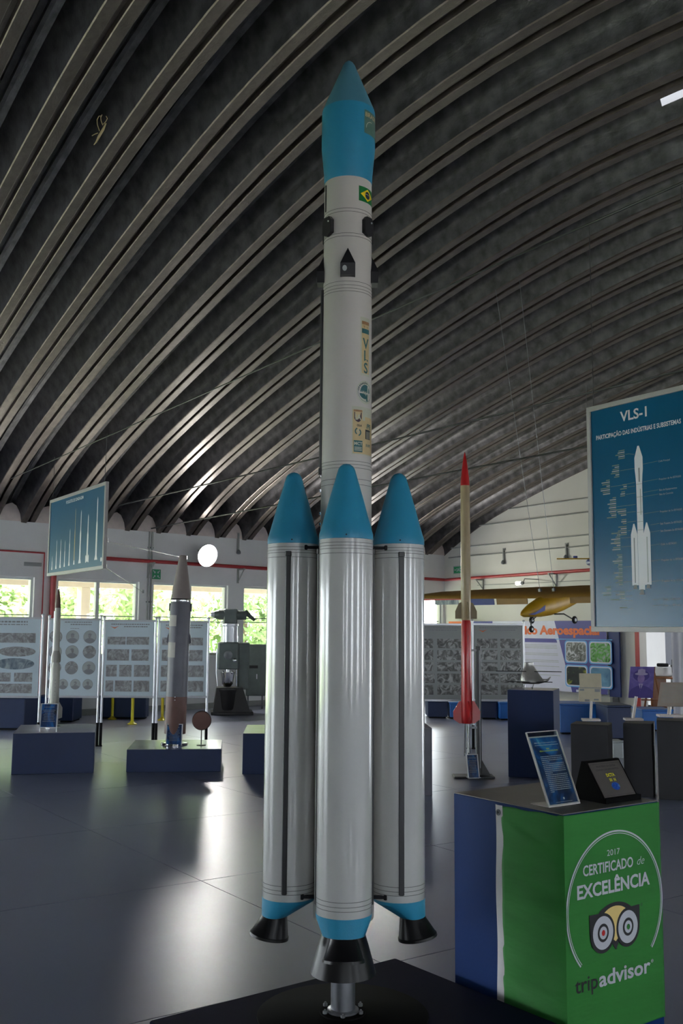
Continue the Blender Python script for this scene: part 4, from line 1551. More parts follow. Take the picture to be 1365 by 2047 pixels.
board('white board of faint photographs and ovals, at the left edge', -92, 85, 1233, 1395, 'ovals', (-88, 86), seed=1)
board('white board of round portraits behind the white rocket', 98, 202, 1236, 1395, 'people', (99, 202), seed=2)
board('white board of photographs between the portraits and the grey rocket', 209, 312, 1239, 1395, 'photos', (209, 312), seed=3)
board('white board half hidden behind the dark grey rocket', 318, 419, 1241, 1395, 'photos', (318, 417), seed=4)
board('grey board of black and white photographs touching the right booster', 800, 936, 1246, 1402, 'photos_bw', (802, 934), 'panel_board_grey', seed=5)
board('grey board of black and white photographs behind the black post', 943, 1047, 1246, 1402, 'photos_bw', (944, 1046), 'panel_board_grey', seed=6)

# yellow posts and blue cases behind the boards
for px, yb, lab in ((224, 1438, 'yellow post seen under the board, leftmost of three'), (264, 1448, 'yellow post seen under the board, middle of three'), (324, 1440, 'yellow post just left of the grey rocket')):
    q = at(px, yb, 0)
    o = thing('barrier_post', lab, 'post', (q.x, q.y, 0), 0, 'yellow posts behind the boards')
    part(o, 'post', 'safety_yellow', lambda g: g.tube([(0, 0, 0.03), (0, 0, 0.78)], 0.026, 12), 40)
    part(o, 'foot', 'safety_yellow', lambda g: g.lathe([(0.085, 0), (0.085, 0.012), (0.05, 0.03), (0.03, 0.06)], 16), 40)
    part(o, 'cap', 'safety_yellow', lambda g: g.lathe([(0.026, 0.78), (0.028, 0.80), (0.015, 0.82)], 12), 40)


def showcase(label, px0, px1, ytop, ybot, depth, mt, rz=0.0, name='blue_case'):
    a, b = at(px0, ybot, 0), at(px1, ybot, 0)
    w = (b - a).length
    h = aty((px0 + px1) / 2, ytop, a.y).z
    o = thing(name, label, 'display case', (a.x, a.y, 0), rz)
    part(o, 'body', mt, lambda g: g.bbox(0, w, 0, depth, 0.03, h - 0.03, 0.01))
    part(o, 'lid', mt, lambda g: g.bbox(-0.01, w + 0.01, -0.01, depth + .01, h - 0.03, h, 0.008))
    part(o, 'foot', 'black_matt', lambda g: g.box(0.03, w - 0.03, 0.03, depth - .03, 0, 0.03))
    return o


showcase('long dark blue case under the leftmost board', -80, 50, 1392, 1459, 0.8, 'navy')
showcase('narrow blue case behind the left board', 68, 82, 1392, 1450, 0.5, 'pedestal_blue')
showcase('dark blue case standing behind the white rocket', 116, 146, 1392, 1444, 0.6, 'navy')
showcase('dark navy case behind the yellow posts', 192, 292, 1392, 1437, 0.3, 'navy')
showcase('dark navy case under the right grey boards', 855, 894, 1400, 1436, 0.6, 'navy')
showcase('light blue case beside the red rocket fins', 899, 922, 1404, 1437, 0.6, 'bright_blue')
showcase('dark navy case behind the black post', 962, 994, 1400, 1438, 0.6, 'navy')
showcase('light blue case left of the tall blue plinth', 999, 1040, 1404, 1440, 0.6, 'bright_blue')
showcase('bright blue low case behind the cream card stand', 1120, 1214, 1407, 1468, 0.7, 'bright_blue')
showcase('dark blue low case between two charcoal plinths', 1215, 1262, 1410, 1480, 0.7, 'deep_blue')
showcase('bright blue low case behind the violet portrait', 1285, 1345, 1418, 1462, 0.6, 'bright_blue')

# ================================================================== steel mixing machine
q = at(462, 1427, 0)
mc = thing('mixing_machine', 'tall grey steel mixing machine with motor head before the window', 'machine', (q.x, q.y, 0), radians(8))
S = 20.0 / 1990
mx = lambda px: (px - 462) * S
mz = lambda py: (1427 - py) * S
g = G()
wb, wt = 0.36, 0.30
g.add([(-wb, -.3, 0.06), (wb, -.3, 0.06), (wb, .3, 0.06), (-wb, .3, 0.06), (-wt, -.25, mz(1375)), (wt * .7, -.25, mz(1375)), (wt * .7, .28, mz(1375)), (-wt, .28, mz(1375))],
      [(3, 2, 1, 0), (4, 5, 6, 7), (0, 1, 5, 4), (1, 2, 6, 5), (2, 3, 7, 6), (3, 0, 4, 7)])
g.build('base', 'machine_dark', mc)
part(mc, 'tank', 'machine_dark', lambda g: g.lathe([(0.19, 0.09), (0.205, 0.12), (0.205, 0.44), (0.22, 0.46), (0.22, 0.49), (0.17, 0.50)], 28, (-0.08, -0.12)), 40)
part(mc, 'bowl', 'chrome', lambda g: g.lathe([(0.06, mz(1374)), (0.11, mz(1368)), (0.135, mz(1350)), (0.14, mz(1345)), (0.12, mz(1345))], 28, (-0.09, -0.1)), 40)
part(mc, 'shaft', 'chrome', lambda g: g.tube([(-0.09, -0.1, mz(1350)), (-0.09, -0.1, mz(1335))], 0.045, 14), 40)
part(mc, 'gear_head', 'machine_grey', lambda g: g.bbox(mx(433), mx(474), -0.24, 0.12, mz(1340), mz(1287), 0.03))
part(mc, 'neck', 'alu', lambda g: g.lathe([(0.165, mz(1287)), (0.165, mz(1256)), (0.18, mz(1255)), (0.18, mz(1251)), (0.15, mz(1250))], 24, (mx(455), -0.06)), 40)
part(mc, 'motor', 'machine_grey', lambda g: g.tube([(mx(425), -0.06, mz(1233)), (mx(434), -0.06, mz(1233)), (mx(434), -0.06, mz(1233)), (mx(488), -0.06, mz(1234))], [0.07, 0.10, 0.105, 0.09], 16), 40)
part(mc, 'hand_wheel', 'dull_steel', lambda g: g.at(Matrix.Translation((-0.09, -0.26, mz(1312))) @ Matrix.Rotation(radians(90), 4, 'X')).lathe([(0.06, 0), (0.085, 0.006), (0.085, 0.018), (0.06, 0.024), (0.02, 0.04)], 20), 40)
part(mc, 'side_pipe', 'alu', lambda g: g.tube([(mx(434), -0.25, mz(1372)), (mx(431), -0.25, mz(1345)), (mx(431), -0.25, mz(1300))], 0.014, 8), 40)
part(mc, 'gauge', 'chrome', lambda g: g.at(Matrix.Translation((0.04, -0.25, mz(1322))) @ Matrix.Rotation(radians(90), 4, 'X')).lathe([(0.035, 0), (0.035, 0.02), (0.028, 0.024)], 16), 40)
part(mc, 'base_plate', 'machine_dark', lambda g: g.bbox(-0.4, 0.42, -0.34, 0.34, 0.0, 0.06, 0.01))
part(mc, 'motor_mount', 'machine_grey', lambda g: g.bbox(mx(443), mx(470), -0.16, 0.05, mz(1252), mz(1222), 0.02))
part(mc, 'motor_cap', 'alu', lambda g: g.tube([(mx(418), -0.06, mz(1233)), (mx(426), -0.06, mz(1233))], [0.045, 0.07], 14), 40)
part(mc, 'lever', 'machine_grey', lambda g: g.tube([(mx(485), -0.06, mz(1228)), (mx(493), -0.08, mz(1234)), (mx(505), -0.1, mz(1244))], [0.06, 0.045, 0.03], 8), 40)
for i, (px, r) in enumerate(((471, 0.025), (480, 0.035), (492, 0.03))):
    part(mc, 'column', 'chrome' if i != 1 else 'dull_steel', lambda g: g.tube([(mx(px), 0.05 + 0.03 * i, mz(1400 - 10 * i)), (mx(px), 0.05 + 0.03 * i, mz(1275 + 12 * i))], r, 12), 40)
part(mc, 'hydraulic_box', 'machine_grey', lambda g: g.bbox(mx(474), mx(496), 0.0, 0.26, mz(1380), mz(1288), 0.02))
for s in (-1, 1):
    part(mc, 'knob', 'chrome', lambda g: g.lathe([(0.001, mz(1349)), (0.022, mz(1347)), (0.026, mz(1345)), (0.018, mz(1343)), (0.001, mz(1342))], 12, (-0.09 + s * 0.09, -0.22), caps=False), 40)
q2 = at(506, 1420, 0)
cb = thing('control_cabinet', 'grey electric control cabinet beside the mixing machine', 'cabinet', (q2.x, q2.y + 0.3, 0))
cw = 0.19
ct, cbt = aty(506, 1288, q2.y + .3).z, aty(506, 1391, q2.y + .3).z
part(cb, 'body', 'machine_grey', lambda g: g.bbox(-cw, cw + .1, 0, 0.3, cbt, ct, 0.01))
part(cb, 'door', 'machine_grey', lambda g: g.bbox(-cw + .015, cw + .08, -0.015, 0, cbt + .02, ct - .02, 0.006))
part(cb, 'nameplate', 'machine_dark', lambda g: g.box(-0.12, 0.06, -0.018, -0.015, ct - .5, ct - .44))
part(cb, 'handle', 'alu', lambda g: g.box(0.03, 0.05, -0.03, -0.015, ct - .72, ct - .62))
for s in (-1, 1):
    part(cb, 'leg', 'dull_steel', lambda g: g.box(s * 0.15 - 0.015, s * 0.15 + 0.015, 0.1, 0.13, 0, cbt))

# ================================================================== services on the walls
sb = hallthing('fire_pipe', 'red fire pipe running round both white walls', 'pipe', 0, 0, 0)
gl_ = lambda n, t, z: tuple(HM.inverted() @ GP(n, t, z))
g = G()
g.tube([(10.9, 0.07, 3.03), (0.07, 0.07, 2.98)], 0.038, 10)
g.build('run', 'red_paint', sb, 40)
g = G()
g.tube([(0.07, 0.07, 2.98), gl_(0.07, 9.0, 3.03)], 0.038, 10)
g.build('run', 'red_paint', sb, 40)
g = G()
g.tube([(10.9, 0.07, 3.05), (10.9, 0.07, 0.0)], 0.055, 10)
g.build('drop', 'red_paint', sb, 40)
part(sb, 'branch', 'red_paint', lambda g: g.tube([gl_(0.07, 1.05, 3.0), gl_(0.07, 1.05, 2.2)], 0.014, 6), 40)
s2 = hallthing('drain_pipe', 'thin dark red pipe along the wall turning down by the left window', 'pipe', 0, 0, 0)
part(s2, 'run', 'red_paint', lambda g: g.tube([(16.0, 0.05, 3.08), (11.09, 0.05, 3.06), (11.09, 0.05, 0.0)], 0.018, 8), 60)
for i, px in enumerate((297, 303)):
    u, _ = onl(px, 1100)
    o = hallthing('conduit', ('left' if i == 0 else 'right') + ' one of two grey vertical conduits left of the grey rocket nose', 'conduit', u, 0, 0, 'vertical conduits')
    part(o, 'pipe', 'conduit_grey', lambda g: g.tube([(0, 0.02, 0.1), (0, 0.02, WALL_H)], 0.016, 8), 60)
    for z in (1.0, 2.2, 3.3):
        part(o, 'clamp', 'dull_steel', lambda g: g.bbox(-0.03, 0.03, 0.0, 0.03, z - .015, z + .015, 0.005))


def bracket_at(label, wall, px, py0, py1):
    if wall == 'l':
        u, z1 = onl(px, py0)
        _, z0 = onl(px, py1)
        o = hallthing('pipe_bracket', label, 'bracket', u, 0, z0)
    else:
        t, z1 = onr(px, py0)
        _, z0 = onr(px, py1)
        o = thing('pipe_bracket', label, 'bracket', GP(0, t, z0), GROT - pi / 2)
    h = z1 - z0
    part(o, 'upright', 'conduit_grey', lambda g: g.box(-0.02, 0.02, 0.0, 0.03, 0, h))
    part(o, 'arm', 'conduit_grey', lambda g: g.box(-0.02, 0.02, 0.03, 0.26, h - 0.03, h))
    part(o, 'brace', 'conduit_grey', lambda g: g.tube([(0, 0.02, 0.02), (0, 0.24, h - 0.02)], 0.014, 6))
    return o


bracket_at('grey triangular pipe bracket above the window by the conduits', 'l', 296, 1125, 1156)
bracket_at('grey triangular pipe bracket right of the bright floodlight', 'l', 475, 1137, 1166)
bracket_at('grey triangular pipe bracket right of the ivory rocket', 'r', 966, 1158, 1179)
bracket_at('grey triangular pipe bracket above the yellow glider', 'r', 1112, 1146, 1173)


def drop_lamp(label, wall, px, py0, py1):
    if wall == 'l':
        u, z1 = onl(px, py0)
        _, z0 = onl(px, py1)
        o = hallthing('wall_lamp', label, 'lamp', u, 0, z0)
    else:
        t, z1 = onr(px, py0)
        _, z0 = onr(px, py1)
        o = thing('wall_lamp', label, 'lamp', GP(0, t, z0), GROT - pi / 2)
    h = z1 - z0
    part(o, 'arm', 'conduit_grey', lambda g: g.bbox(-0.02, 0.02, 0.0, 0.05, 0.06, h, 0.006))
    part(o, 'head', 'dull_steel', lambda g: g.lathe([(0.015, 0.10), (0.045, 0.06), (0.05, 0.02), (0.035, 0.0), (0.01, -0.005)], 14, (0, 0.05)), 40)
    part(o, 'plate', 'conduit_grey', lambda g: g.bbox(-0.05, 0.05, 0, 0.02, h - 0.03, h + 0.03, 0.006))
    return o


drop_lamp('unlit small wall lamp above the bracket right of the floodlight', 'l', 475, 1066, 1108)
drop_lamp('unlit small wall lamp on the gable wall, left of two', 'r', 1008, 1098, 1128)
drop_lamp('unlit small wall lamp on the gable wall, nearer the blue poster', 'r', 1133, 1088, 1118)

labs = ('topmost grey conduit on the gable wall', 'second grey conduit from the top on the gable wall', 'third grey conduit from the top on the gable wall', 'lowest grey conduit on the gable wall above the lamps')
for i, (z, t0) in enumerate(((4.61, 2.45), (4.30, 1.4), (3.795, 0.3), (3.555, 0.2))):
    o = gablething('conduit', labs[i], 'conduit', 0, 0, 0)
    part(o, 'pipe', 'conduit_grey', lambda g: g.tube([(0.02, t0, z), (0.02, 9.5, z)], 0.018, 6), 60)
o = gablething('conduit', 'thin grey conduit running below the red pipe on the gable wall', 'conduit', 0, 0, 0)
part(o, 'pipe', 'conduit_grey', lambda g: g.tube([(0.015, 1.3, 2.80), (0.015, 5.9, 2.78)], 0.008, 6), 60)


def floodlight(label, px, py, power, size=0.17):
    u, z = onl(px, py, 0.35)
    o = hallthing('floodlight', label, 'lamp', u, 0.35, z)
    # local y points into the hall; tilt a little down
    R_ = Matrix.Rotation(radians(-14), 4, 'X') @ Matrix.Rotation(radians(-90), 4, 'X')
    g = G().at(R_)
    g.lathe([(0.06, -0.16), (0.10, -0.14), (size * .8, -0.05), (size, 0.03), (size + .012, 0.035), (size + .012, 0.045), (size, 0.045), (size * .97, 0.03)], 28)
    g.build('housing', 'dull_steel', o, 40)
    g = G().at(R_)
    g.lathe([(size * .96, 0.032), (size * .9, 0.036)], 28)
    g.build('lens', 'lamp_glow', o, 60)
    part(o, 'arm', 'conduit_grey', lambda g: g.tube([(0, -0.35, 0.12), (0, -0.12, 0.12), (0, -0.08, 0.0)], 0.018, 8), 60)
    L = D.lights.new('floodlight_beam', 'SPOT')
    L.energy = power
    L.spot_size = radians(150)
    L.spot_blend = 0.8
    L.shadow_soft_size = 0.12
    L.color = (1.0, 0.97, 0.90)
    lo = D.objects.new('floodlight_beam', L)
    COL.objects.link(lo)
    lo.parent = o
    lo.location = (0, 0.10, 0)
    lo.rotation_euler = (Vector((0, -cos(radians(16)), sin(radians(16))))).to_track_quat('Z', 'Y').to_euler()
    return o


M['lamp_glow'] = emit('lamp_glow', (1.0, 0.98, 0.93), 60.0)
M['wire_dark'] = mat('wire_dark', (0.07, 0.07, 0.07), 0.5)
floodlight('dazzling lit floodlight on the window wall above the steel machine', 413, 1110, 150, 0.235)
floodlight('dazzling floodlight glimpsed between the front and right boosters', 751, 1131, 110, 0.17)
M['lamp_soft'] = emit('lamp_soft', (1.0, 1.0, 0.92), 6.0)
t, z = onr(1036, 1166, 0.5)
o = thing('strip_lamp', 'small lit lamp on a wire under the red pipe of the gable wall', 'lamp', GP(0.5, t, z), GROT - pi / 2)
part(o, 'tube', 'lamp_soft', lambda g: g.tube([(-0.10, 0, 0), (0.06, 0, 0)], [0.04, 0.045], 12), 40)
part(o, 'holder', 'dull_steel', lambda g: g.tube([(-0.17, 0, 0), (-0.10, 0, 0)], [0.03, 0.04], 12), 40)
part(o, 'arm', 'conduit_grey', lambda g: g.tube([(-0.15, -0.5, 0.1), (-0.15, -0.05, 0.1), (-0.15, 0, 0.0)], 0.012, 8), 60)

# wall signs
u, z = onl(312, 1148)
o = hallthing('wall_sign', 'small green square sign with white arrows above the window', 'sign', u, 0, z)
part(o, 'plate', 'sign_green', lambda g: g.box(-0.10, 0.10, 0.0, 0.012, -0.10, 0.10))
def arrows(g):
    for k in range(4):
        g.at(Matrix.Translation((0, 0.013, 0)) @ Matrix.Rotation(radians(45 + 90 * k), 4, 'Y'))
        g.poly([(0.028, 0, 0), (0.060, 0, 0.030), (0.060, 0, 0.010), (0.110, 0, 0.010), (0.110, 0, -0.010), (0.060, 0, -0.010), (0.060, 0, -0.030)])
part(o, 'arrow_print', 'print_white', arrows)
u, z = onl(65, 1128)
o = hallthing('wall_plate', 'narrow grey plate above the leftmost window', 'sign', u, 0, z)
part(o, 'plate', 'panel_board_grey', lambda g: g.bbox(-0.17, 0.17, 0, 0.03, -0.035, 0.035, 0.006))
part(o, 'slot', 'print_grey', lambda g: g.box(-0.15, 0.15, 0.03, 0.032, 0.0, 0.012))
t, z = onr(918, 1139)
o = thing('exit_sign', 'green exit sign on the gable wall behind the ivory rocket', 'sign', GP(0.0, t, z), GROT - pi / 2)
part(o, 'plate', 'print_grey_light', lambda g: g.box(-0.23, 0.23, 0.0, 0.01, -0.105, 0.105))
part(o, 'face', 'sign_green', lambda g: g.box(-0.205, 0.205, 0.01, 0.014, -0.082, 0.082))
part(o, 'lettering', 'print_white', lambda g: g.at(Matrix.Rotation(pi, 4, 'Z')).text('SAÍDA', 0.12, face(0.035, -0.04, -0.0155), 0.02, sx=0.8) and None)
part(o, 'arrow_print', 'print_white', lambda g: g.at(Matrix.Rotation(pi, 4, 'Z')).poly([(-0.18, -0.0155, 0), (-0.15, -0.0155, 0.03), (-0.15, -0.0155, 0.01), (-0.115, -0.0155, 0.01), (-0.115, -0.0155, -0.01), (-0.15, -0.0155, -0.01), (-0.15, -0.0155, -0.03)]))

# ================================================================== tie cables under the roof and the hanging posters
def cable(label, p0, p1, r, sag=0.0, name='roof_cable'):
    p0, p1 = Vector(p0), Vector(p1)
    o = thing(name, label, 'cable', tuple(p0))
    g = G()
    n = 12
    pts = [(p1 - p0) * (i / n) - Vector((0, 0, sag * 4 * (i / n) * (1 - i / n))) for i in range(n + 1)]
    g.tube([tuple(p) for p in pts], r, 6)
    g.build('strand', 'wire_dark', o, 60)
    for e in (pts[0], pts[-1]):
        g = G()
        g.bbox(e.x - 0.02, e.x + 0.02, e.y - 0.02, e.y + 0.02, e.z - 0.02, e.z + 0.05, 0.006)
        g.build('anchor', 'dull_steel', o)
    return o


ca = Vector((0.0, 8.4, 4.22))
cd = Vector((0.552, -0.834, 0.0))
cable('tie cable crossing under the roof, passing behind the rocket tip', ca - cd * 12.3, ca + cd * 7.0, 0.008)
e0, e1 = aty(222, 1014, 19.2), aty(1400, 732, 10.0)
ed = e1 - e0
cable('tie cable under the roof from the left poster to the right poster', e0, e0 + ed * 1.0, 0.012)
f0, f1 = aty(300, 1057, 20.3), aty(1180, 891, 11.6)
cable('lowest tie cable under the roof, passing behind the booster tips', f0, f0 + (f1 - f0), 0.012)
e0, e1 = aty(213, 1082, 14.0), aty(372, 1116, 19.8)
cable('thin wire from the left poster to the window wall', e0, e1, 0.004)
e0, e1 = aty(210, 1134, 13.0), aty(286, 1184, 19.9)
cable('thin stay wire from the lower corner of the left poster', e0, e1, 0.004)

# left poster
PLc, PRc = aty(99, 1076, 14.9), aty(211.5, 1050, 12.9)
zb, zt = aty(99, 1152, 14.9).z, aty(104, 1000, 14.9).z
zb2, zt2 = aty(208, 1137, 12.9).z, aty(213, 963, 12.9).z
zb, zt = (zb + zb2) / 2, (zt + zt2) / 2
dv = PRc - PLc
pw, phh = Vector((dv.x, dv.y)).length, zt - zb
po = thing('hanging_poster', 'small blue hanging poster of nine rockets at the left', 'poster', (PLc.x, PLc.y, zb), atan2(dv.y, dv.x))
bd = part(po, 'panel', 'poster_blue_pale', lambda g: g.box(0.02, pw - 0.02, -0.008, 0.012, 0.02, phh - 0.02))
for a, b, c, d in ((0, pw, 0, 0.045), (0, pw, phh - 0.045, phh), (0, 0.045, 0.045, phh - 0.045), (pw - 0.045, pw, 0.045, phh - 0.045)):
    part(po, 'frame_bar', 'poster_frame', lambda g: g.bbox(a, b, -0.02, 0.025, c, d, 0.004))
g = G()
yy = -0.0095
base = 0.115
for i, (fx, top, wd, yel) in enumerate(((0.085, 0.26, 0.012, 0), (0.165, 0.46, 0.016, 0), (0.245, 0.455, 0.018, 0), (0.325, 0.43, 0.014, 0), (0.41, 0.56, 0.017, 0), (0.50, 0.80, 0.014, 1), (0.60, 0.755, 0.028, 0), (0.725, 0.68, 0.030, 0), (0.87, 0.855, 0.030, 0))):
    x, h = pw * fx, phh * top
    zb_ = phh * (0.075 + 0.005 * i)
    g.mat(1 if yel else 0).add([(x - wd, yy, zb_), (x + wd, yy, zb_), (x + wd * .9, yy, zb_ + (h - zb_) * .55), (x + wd * .5, yy, zb_ + (h - zb_) * .62), (x + wd * .45, yy, h - 0.04), (x, yy, h), (x - wd * .45, yy, h - 0.04), (x - wd * .5, yy, zb_ + (h - zb_) * .62), (x - wd * .9, yy, zb_ + (h - zb_) * .55)], [tuple(range(9))])
    g.mat(0).add([(x - wd * 2, yy - .0003, zb_), (x + wd * 2, yy - .0003, zb_), (x + wd, yy - .0003, zb_ + 0.06), (x - wd, yy - .0003, zb_ + 0.06)], [(0, 1, 2, 3)])
x = pw * 0.725
for s in (-1, 1):
    g.mat(0).add([(x + s * 0.05 - 0.018, yy, 0.115), (x + s * 0.05 + 0.018, yy, 0.115), (x + s * 0.05 + 0.018, yy, 0.20), (x + s * 0.05, yy, 0.225), (x + s * 0.05 - 0.018, yy, 0.20)], [(0, 1, 2, 3, 4)])
g.mat(0).text('FOGUETES DE SONDAGEM', 0.062, face(pw * 0.47, phh * 0.885, yy), 0.02)
g.disc((pw * 0.955, 0, phh * 0.11), 0.03, yy, 12)
g.build('print', ['poster_white', 'decal_beige'], bd)
for fx in (0.04, 0.96):
    part(po, 'wire', 'wire_dark', lambda g: g.tube([(pw * fx, 0, phh), (pw * fx + (0.02 if fx > .5 else 0), 0, 4.22 - zb)], 0.004, 5), 60)

# right poster
PX = 6.14
a = aty(1179.5, 1040, PX)
zb, zt = aty(1186, 1263, PX).z, aty(1173, 816, PX).z
pw, phh = 0.80, zt - zb
po = thing('hanging_poster', 'large blue hanging poster titled VLS-1 at the right edge', 'poster', (a.x, a.y, zb), atan2(-0.8345, 0.551))
bd = part(po, 'panel', 'poster_blue', lambda g: g.box(0.012, pw - 0.012, -0.006, 0.010, 0.012, phh - 0.012))
fw = 0.031
for a_, b_, c_, d_ in ((0, pw, 0, fw), (0, pw, phh - fw, phh), (0, fw, fw, phh - fw), (pw - fw, pw, fw, phh - fw)):
    part(po, 'frame_bar', 'poster_frame', lambda g: g.bbox(a_, b_, -0.016, 0.018, c_, d_, 0.003))
g = G()
yy = -0.0068
fz = lambda f: phh * f


def pline(txt, cx, z, width, size, bold, m=0):
    vs, _ = text2d(txt, size, bold)
    w_ = max(v[0] for v in vs) - min(v[0] for v in vs)
    g.mat(m).text(txt, size, face(cx, z, yy), bold, sx=width / w_)


pline('VLS-1', 0.372, fz(0.905), 0.20, 0.085, 0.022)
pline('PARTICIPAÇÃO DAS INDÚSTRIAS E SUBSISTEMAS', 0.385, fz(0.845), 0.63, 0.038, 0.02)
# drawing of the launcher
cx = 0.392
def strip(pts, m):
    g.mat(m).poly([(cx + x, yy, fz(z)) for x, z in pts])
strip([(-0.022, 0.175), (0.022, 0.175), (0.022, 0.62), (0.026, 0.66), (0.030, 0.685), (0.030, 0.735), (0.006, 0.785), (-0.006, 0.785), (-0.030, 0.735), (-0.030, 0.685), (-0.026, 0.66), (-0.022, 0.62)], 0)
for s in (-1, 1):
    x = s * 0.047
    yy -= 0.0004
    strip([(x - 0.024, 0.195), (x + 0.024, 0.195), (x + 0.024, 0.41), (x + 0.004, 0.455), (x - 0.004, 0.455), (x - 0.024, 0.41)], 0)
    yy -= 0.0004
    strip([(x - 0.004, 0.205), (x + 0.004, 0.205), (x + 0.004, 0.395), (x - 0.004, 0.395)], 3 if s > 0 else 2)
    strip([(x - 0.015, 0.180), (x + 0.015, 0.180), (x + 0.010, 0.197), (x - 0.010, 0.197)], 2)
strip([(-0.018, 0.155), (0.018, 0.155), (0.012, 0.177), (-0.012, 0.177)], 2)
strip([(0.006, 0.49), (0.012, 0.49), (0.012, 0.60), (0.006, 0.60)], 3)
strip([(-0.002, 0.63), (0.008, 0.63), (0.008, 0.69), (-0.002, 0.69)], 2)
for z in (0.62, 0.565, 0.50, 0.46, 0.425):
    strip([(-0.022, z), (0.022, z), (0.022, z + 0.002), (-0.022, z + 0.002)], 3)
yy = -0.0068
rr = random.Random(11)
rights = [('Coifa Principal', 0.700), ('Propulsor do 4o ESTÁGIO', 0.625), ('Baia de Equipamentos', 0.580), ('Baia de Controle', 0.562), ('Propulsor do 3o ESTÁGIO', 0.490), ('Saia Traseira 2o ESTÁGIO', 0.440), ('Saia Dianteira 2o ESTÁGIO', 0.410), ('Coifa 1o ESTÁGIO', 0.355), ('Propulsor do 1o ESTÁGIO', 0.290), ('Propulsor do 2o ESTÁGIO', 0.205), ('Tubeira 1o ESTÁGIO', 0.130), ('Tubeira 2o ESTÁGIO', 0.105)]
for tx_, z in rights:
    g.mat(3).text(tx_, 0.0155, face(0.535, fz(z), yy), 0.0, align='LEFT', sx=0.9)
    x0 = cx + (0.03 if z > 0.46 else 0.072)
    g.mat(1).quad((x0, yy, fz(z + 0.002)), (0.53, yy, fz(z + 0.005)), (0.53, yy, fz(z + 0.0064)), (x0, yy, fz(z + 0.0034)))
lefts = [(0.29, 0.775, 5), (0.245, 0.715, 7), (0.17, 0.655, 8), (0.30, 0.625, 3), (0.285, 0.595, 3), (0.215, 0.575, 11), (0.29, 0.52, 4), (0.29, 0.475, 3), (0.29, 0.445, 5), (0.24, 0.42, 6), (0.24, 0.375, 4), (0.25, 0.325, 14), (0.25, 0.225, 4), (0.16, 0.19, 5), (0.265, 0.165, 4), (0.22, 0.135, 1), (0.28, 0.10, 1)]
for x, z, n in lefts:
    for k in range(n):
        w_ = rr.uniform(0.025, 0.075)
        z_ = fz(z) - k * 0.0118
        g.mat(3 if k % 2 else 1).quad((x - w_, yy, z_), (x, yy, z_), (x, yy, z_ + 0.0065), (x - w_, yy, z_ + 0.0065))
    zz_ = fz(z) - n * 0.005
    zt_ = fz(z) - 0.035 if n > 4 and z > .6 else zz_
    xe = cx - (0.03 if z > 0.45 else 0.072)
    xm = x + (xe - x) * 0.45
    g.mat(1).quad((x + 0.006, yy, zz_), (xm, yy, zz_), (xm, yy, zz_ + 0.0022), (x + 0.006, yy, zz_ + 0.0022))
    g.mat(1).quad((xm, yy, zz_), (xe, yy, zt_), (xe, yy, zt_ + 0.0022), (xm, yy, zz_ + 0.0022))
g.mat(0).poly([(0.69, yy, fz(0.062)), (0.705, yy, fz(0.062)), (0.735, yy, fz(0.10)), (0.725, yy, fz(0.10))])
g.mat(0).poly([(0.725, yy, fz(0.10)), (0.735, yy, fz(0.10)), (0.748, yy, fz(0.062)), (0.736, yy, fz(0.062))])
g.mat(3).quad((0.67, yy, fz(0.052)), (0.76, yy, fz(0.052)), (0.76, yy, fz(0.056)), (0.67, yy, fz(0.056)))
g.build('print', ['poster_white', 'print_line', 'print_grey', 'print_grey_light'], bd)['label'] = 'white launcher drawing with title and captions'
for fx in (0.06, 0.94):
    part(po, 'wire', 'wire_dark', lambda g: g.tube([(pw * fx, 0, phh), (pw * fx, 0, 4.22 - zb)], 0.003, 5), 60)

# ================================================================== red and ivory rocket on its black stand
RY2 = 11.55
def rx(px, py=1300):
    return aty(px, py, RY2).x
def rz_(py):
    return aty(935, py, RY2).z
p = aty(933, 1440, RY2)
SP = RY2 / 1990 * 1.0
rr_ = thing('sounding_rocket', 'slim rocket with red tip, ivory upper body and red lower body', 'rocket', (p.x, RY2, 0))
part(rr_, 'nose_cone', 'rocket_red', lambda g: g.lathe([(0.053, rz_(971)), (0.048, rz_(955)), (0.024, rz_(922)), (0.008, rz_(907)), (0.001, rz_(903))], 28, caps=False), 40)
part(rr_, 'upper_body', 'rocket_ivory', lambda g: g.lathe([(0.050, rz_(1240)), (0.056, rz_(1236)), (0.057, rz_(1140)), (0.053, rz_(971))], 28), 40)
part(rr_, 'lower_body', 'rocket_red', lambda g: g.lathe([(0.058, rz_(1446)), (0.064, rz_(1440)), (0.060, rz_(1340)), (0.056, rz_(1246)), (0.048, rz_(1240))], 28), 40)
for k in range(4):
    g = G().at(Matrix.Rotation(radians(90 * k + 8), 4, 'Z'))
    g.prism([(0.045, rz_(1237)), (0.128, rz_(1237)), (0.128, rz_(1222)), (0.085, rz_(1206)), (0.045, rz_(1203))], -0.004, 0.004)
    g.build('upper_fin', 'fin_olive', rr_)
    g = G().at(Matrix.Rotation(radians(90 * k + 8), 4, 'Z'))
    g.prism([(0.05, rz_(1446)), (0.09, rz_(1446)), (0.155, rz_(1438)), (0.158, rz_(1422)), (0.09, rz_(1402)), (0.05, rz_(1401))], -0.005, 0.005)
    g.build('lower_fin', 'rocket_red', rr_)
g = G()
g.tube([(0.02, 0.02, 0.03), (0.02, 0.02, rz_(1446))], 0.018, 10)
g.tube([(-0.03, -0.02, 0.25), (-0.02, 0.0, rz_(1446))], 0.008, 8)
g.build('support_rod', 'chrome', rr_, 40)
q = rx(958) - p.x
bs = thing('launch_stand', 'black post stand with flat cross foot holding the red rocket', 'stand', (rx(958), RY2 + 0.12, 0))
part(bs, 'post', 'black_paint', lambda g: g.bbox(-0.03, 0.03, -0.03, 0.03, 0.02, aty(958, 1292, RY2 + .12).z, 0.006))
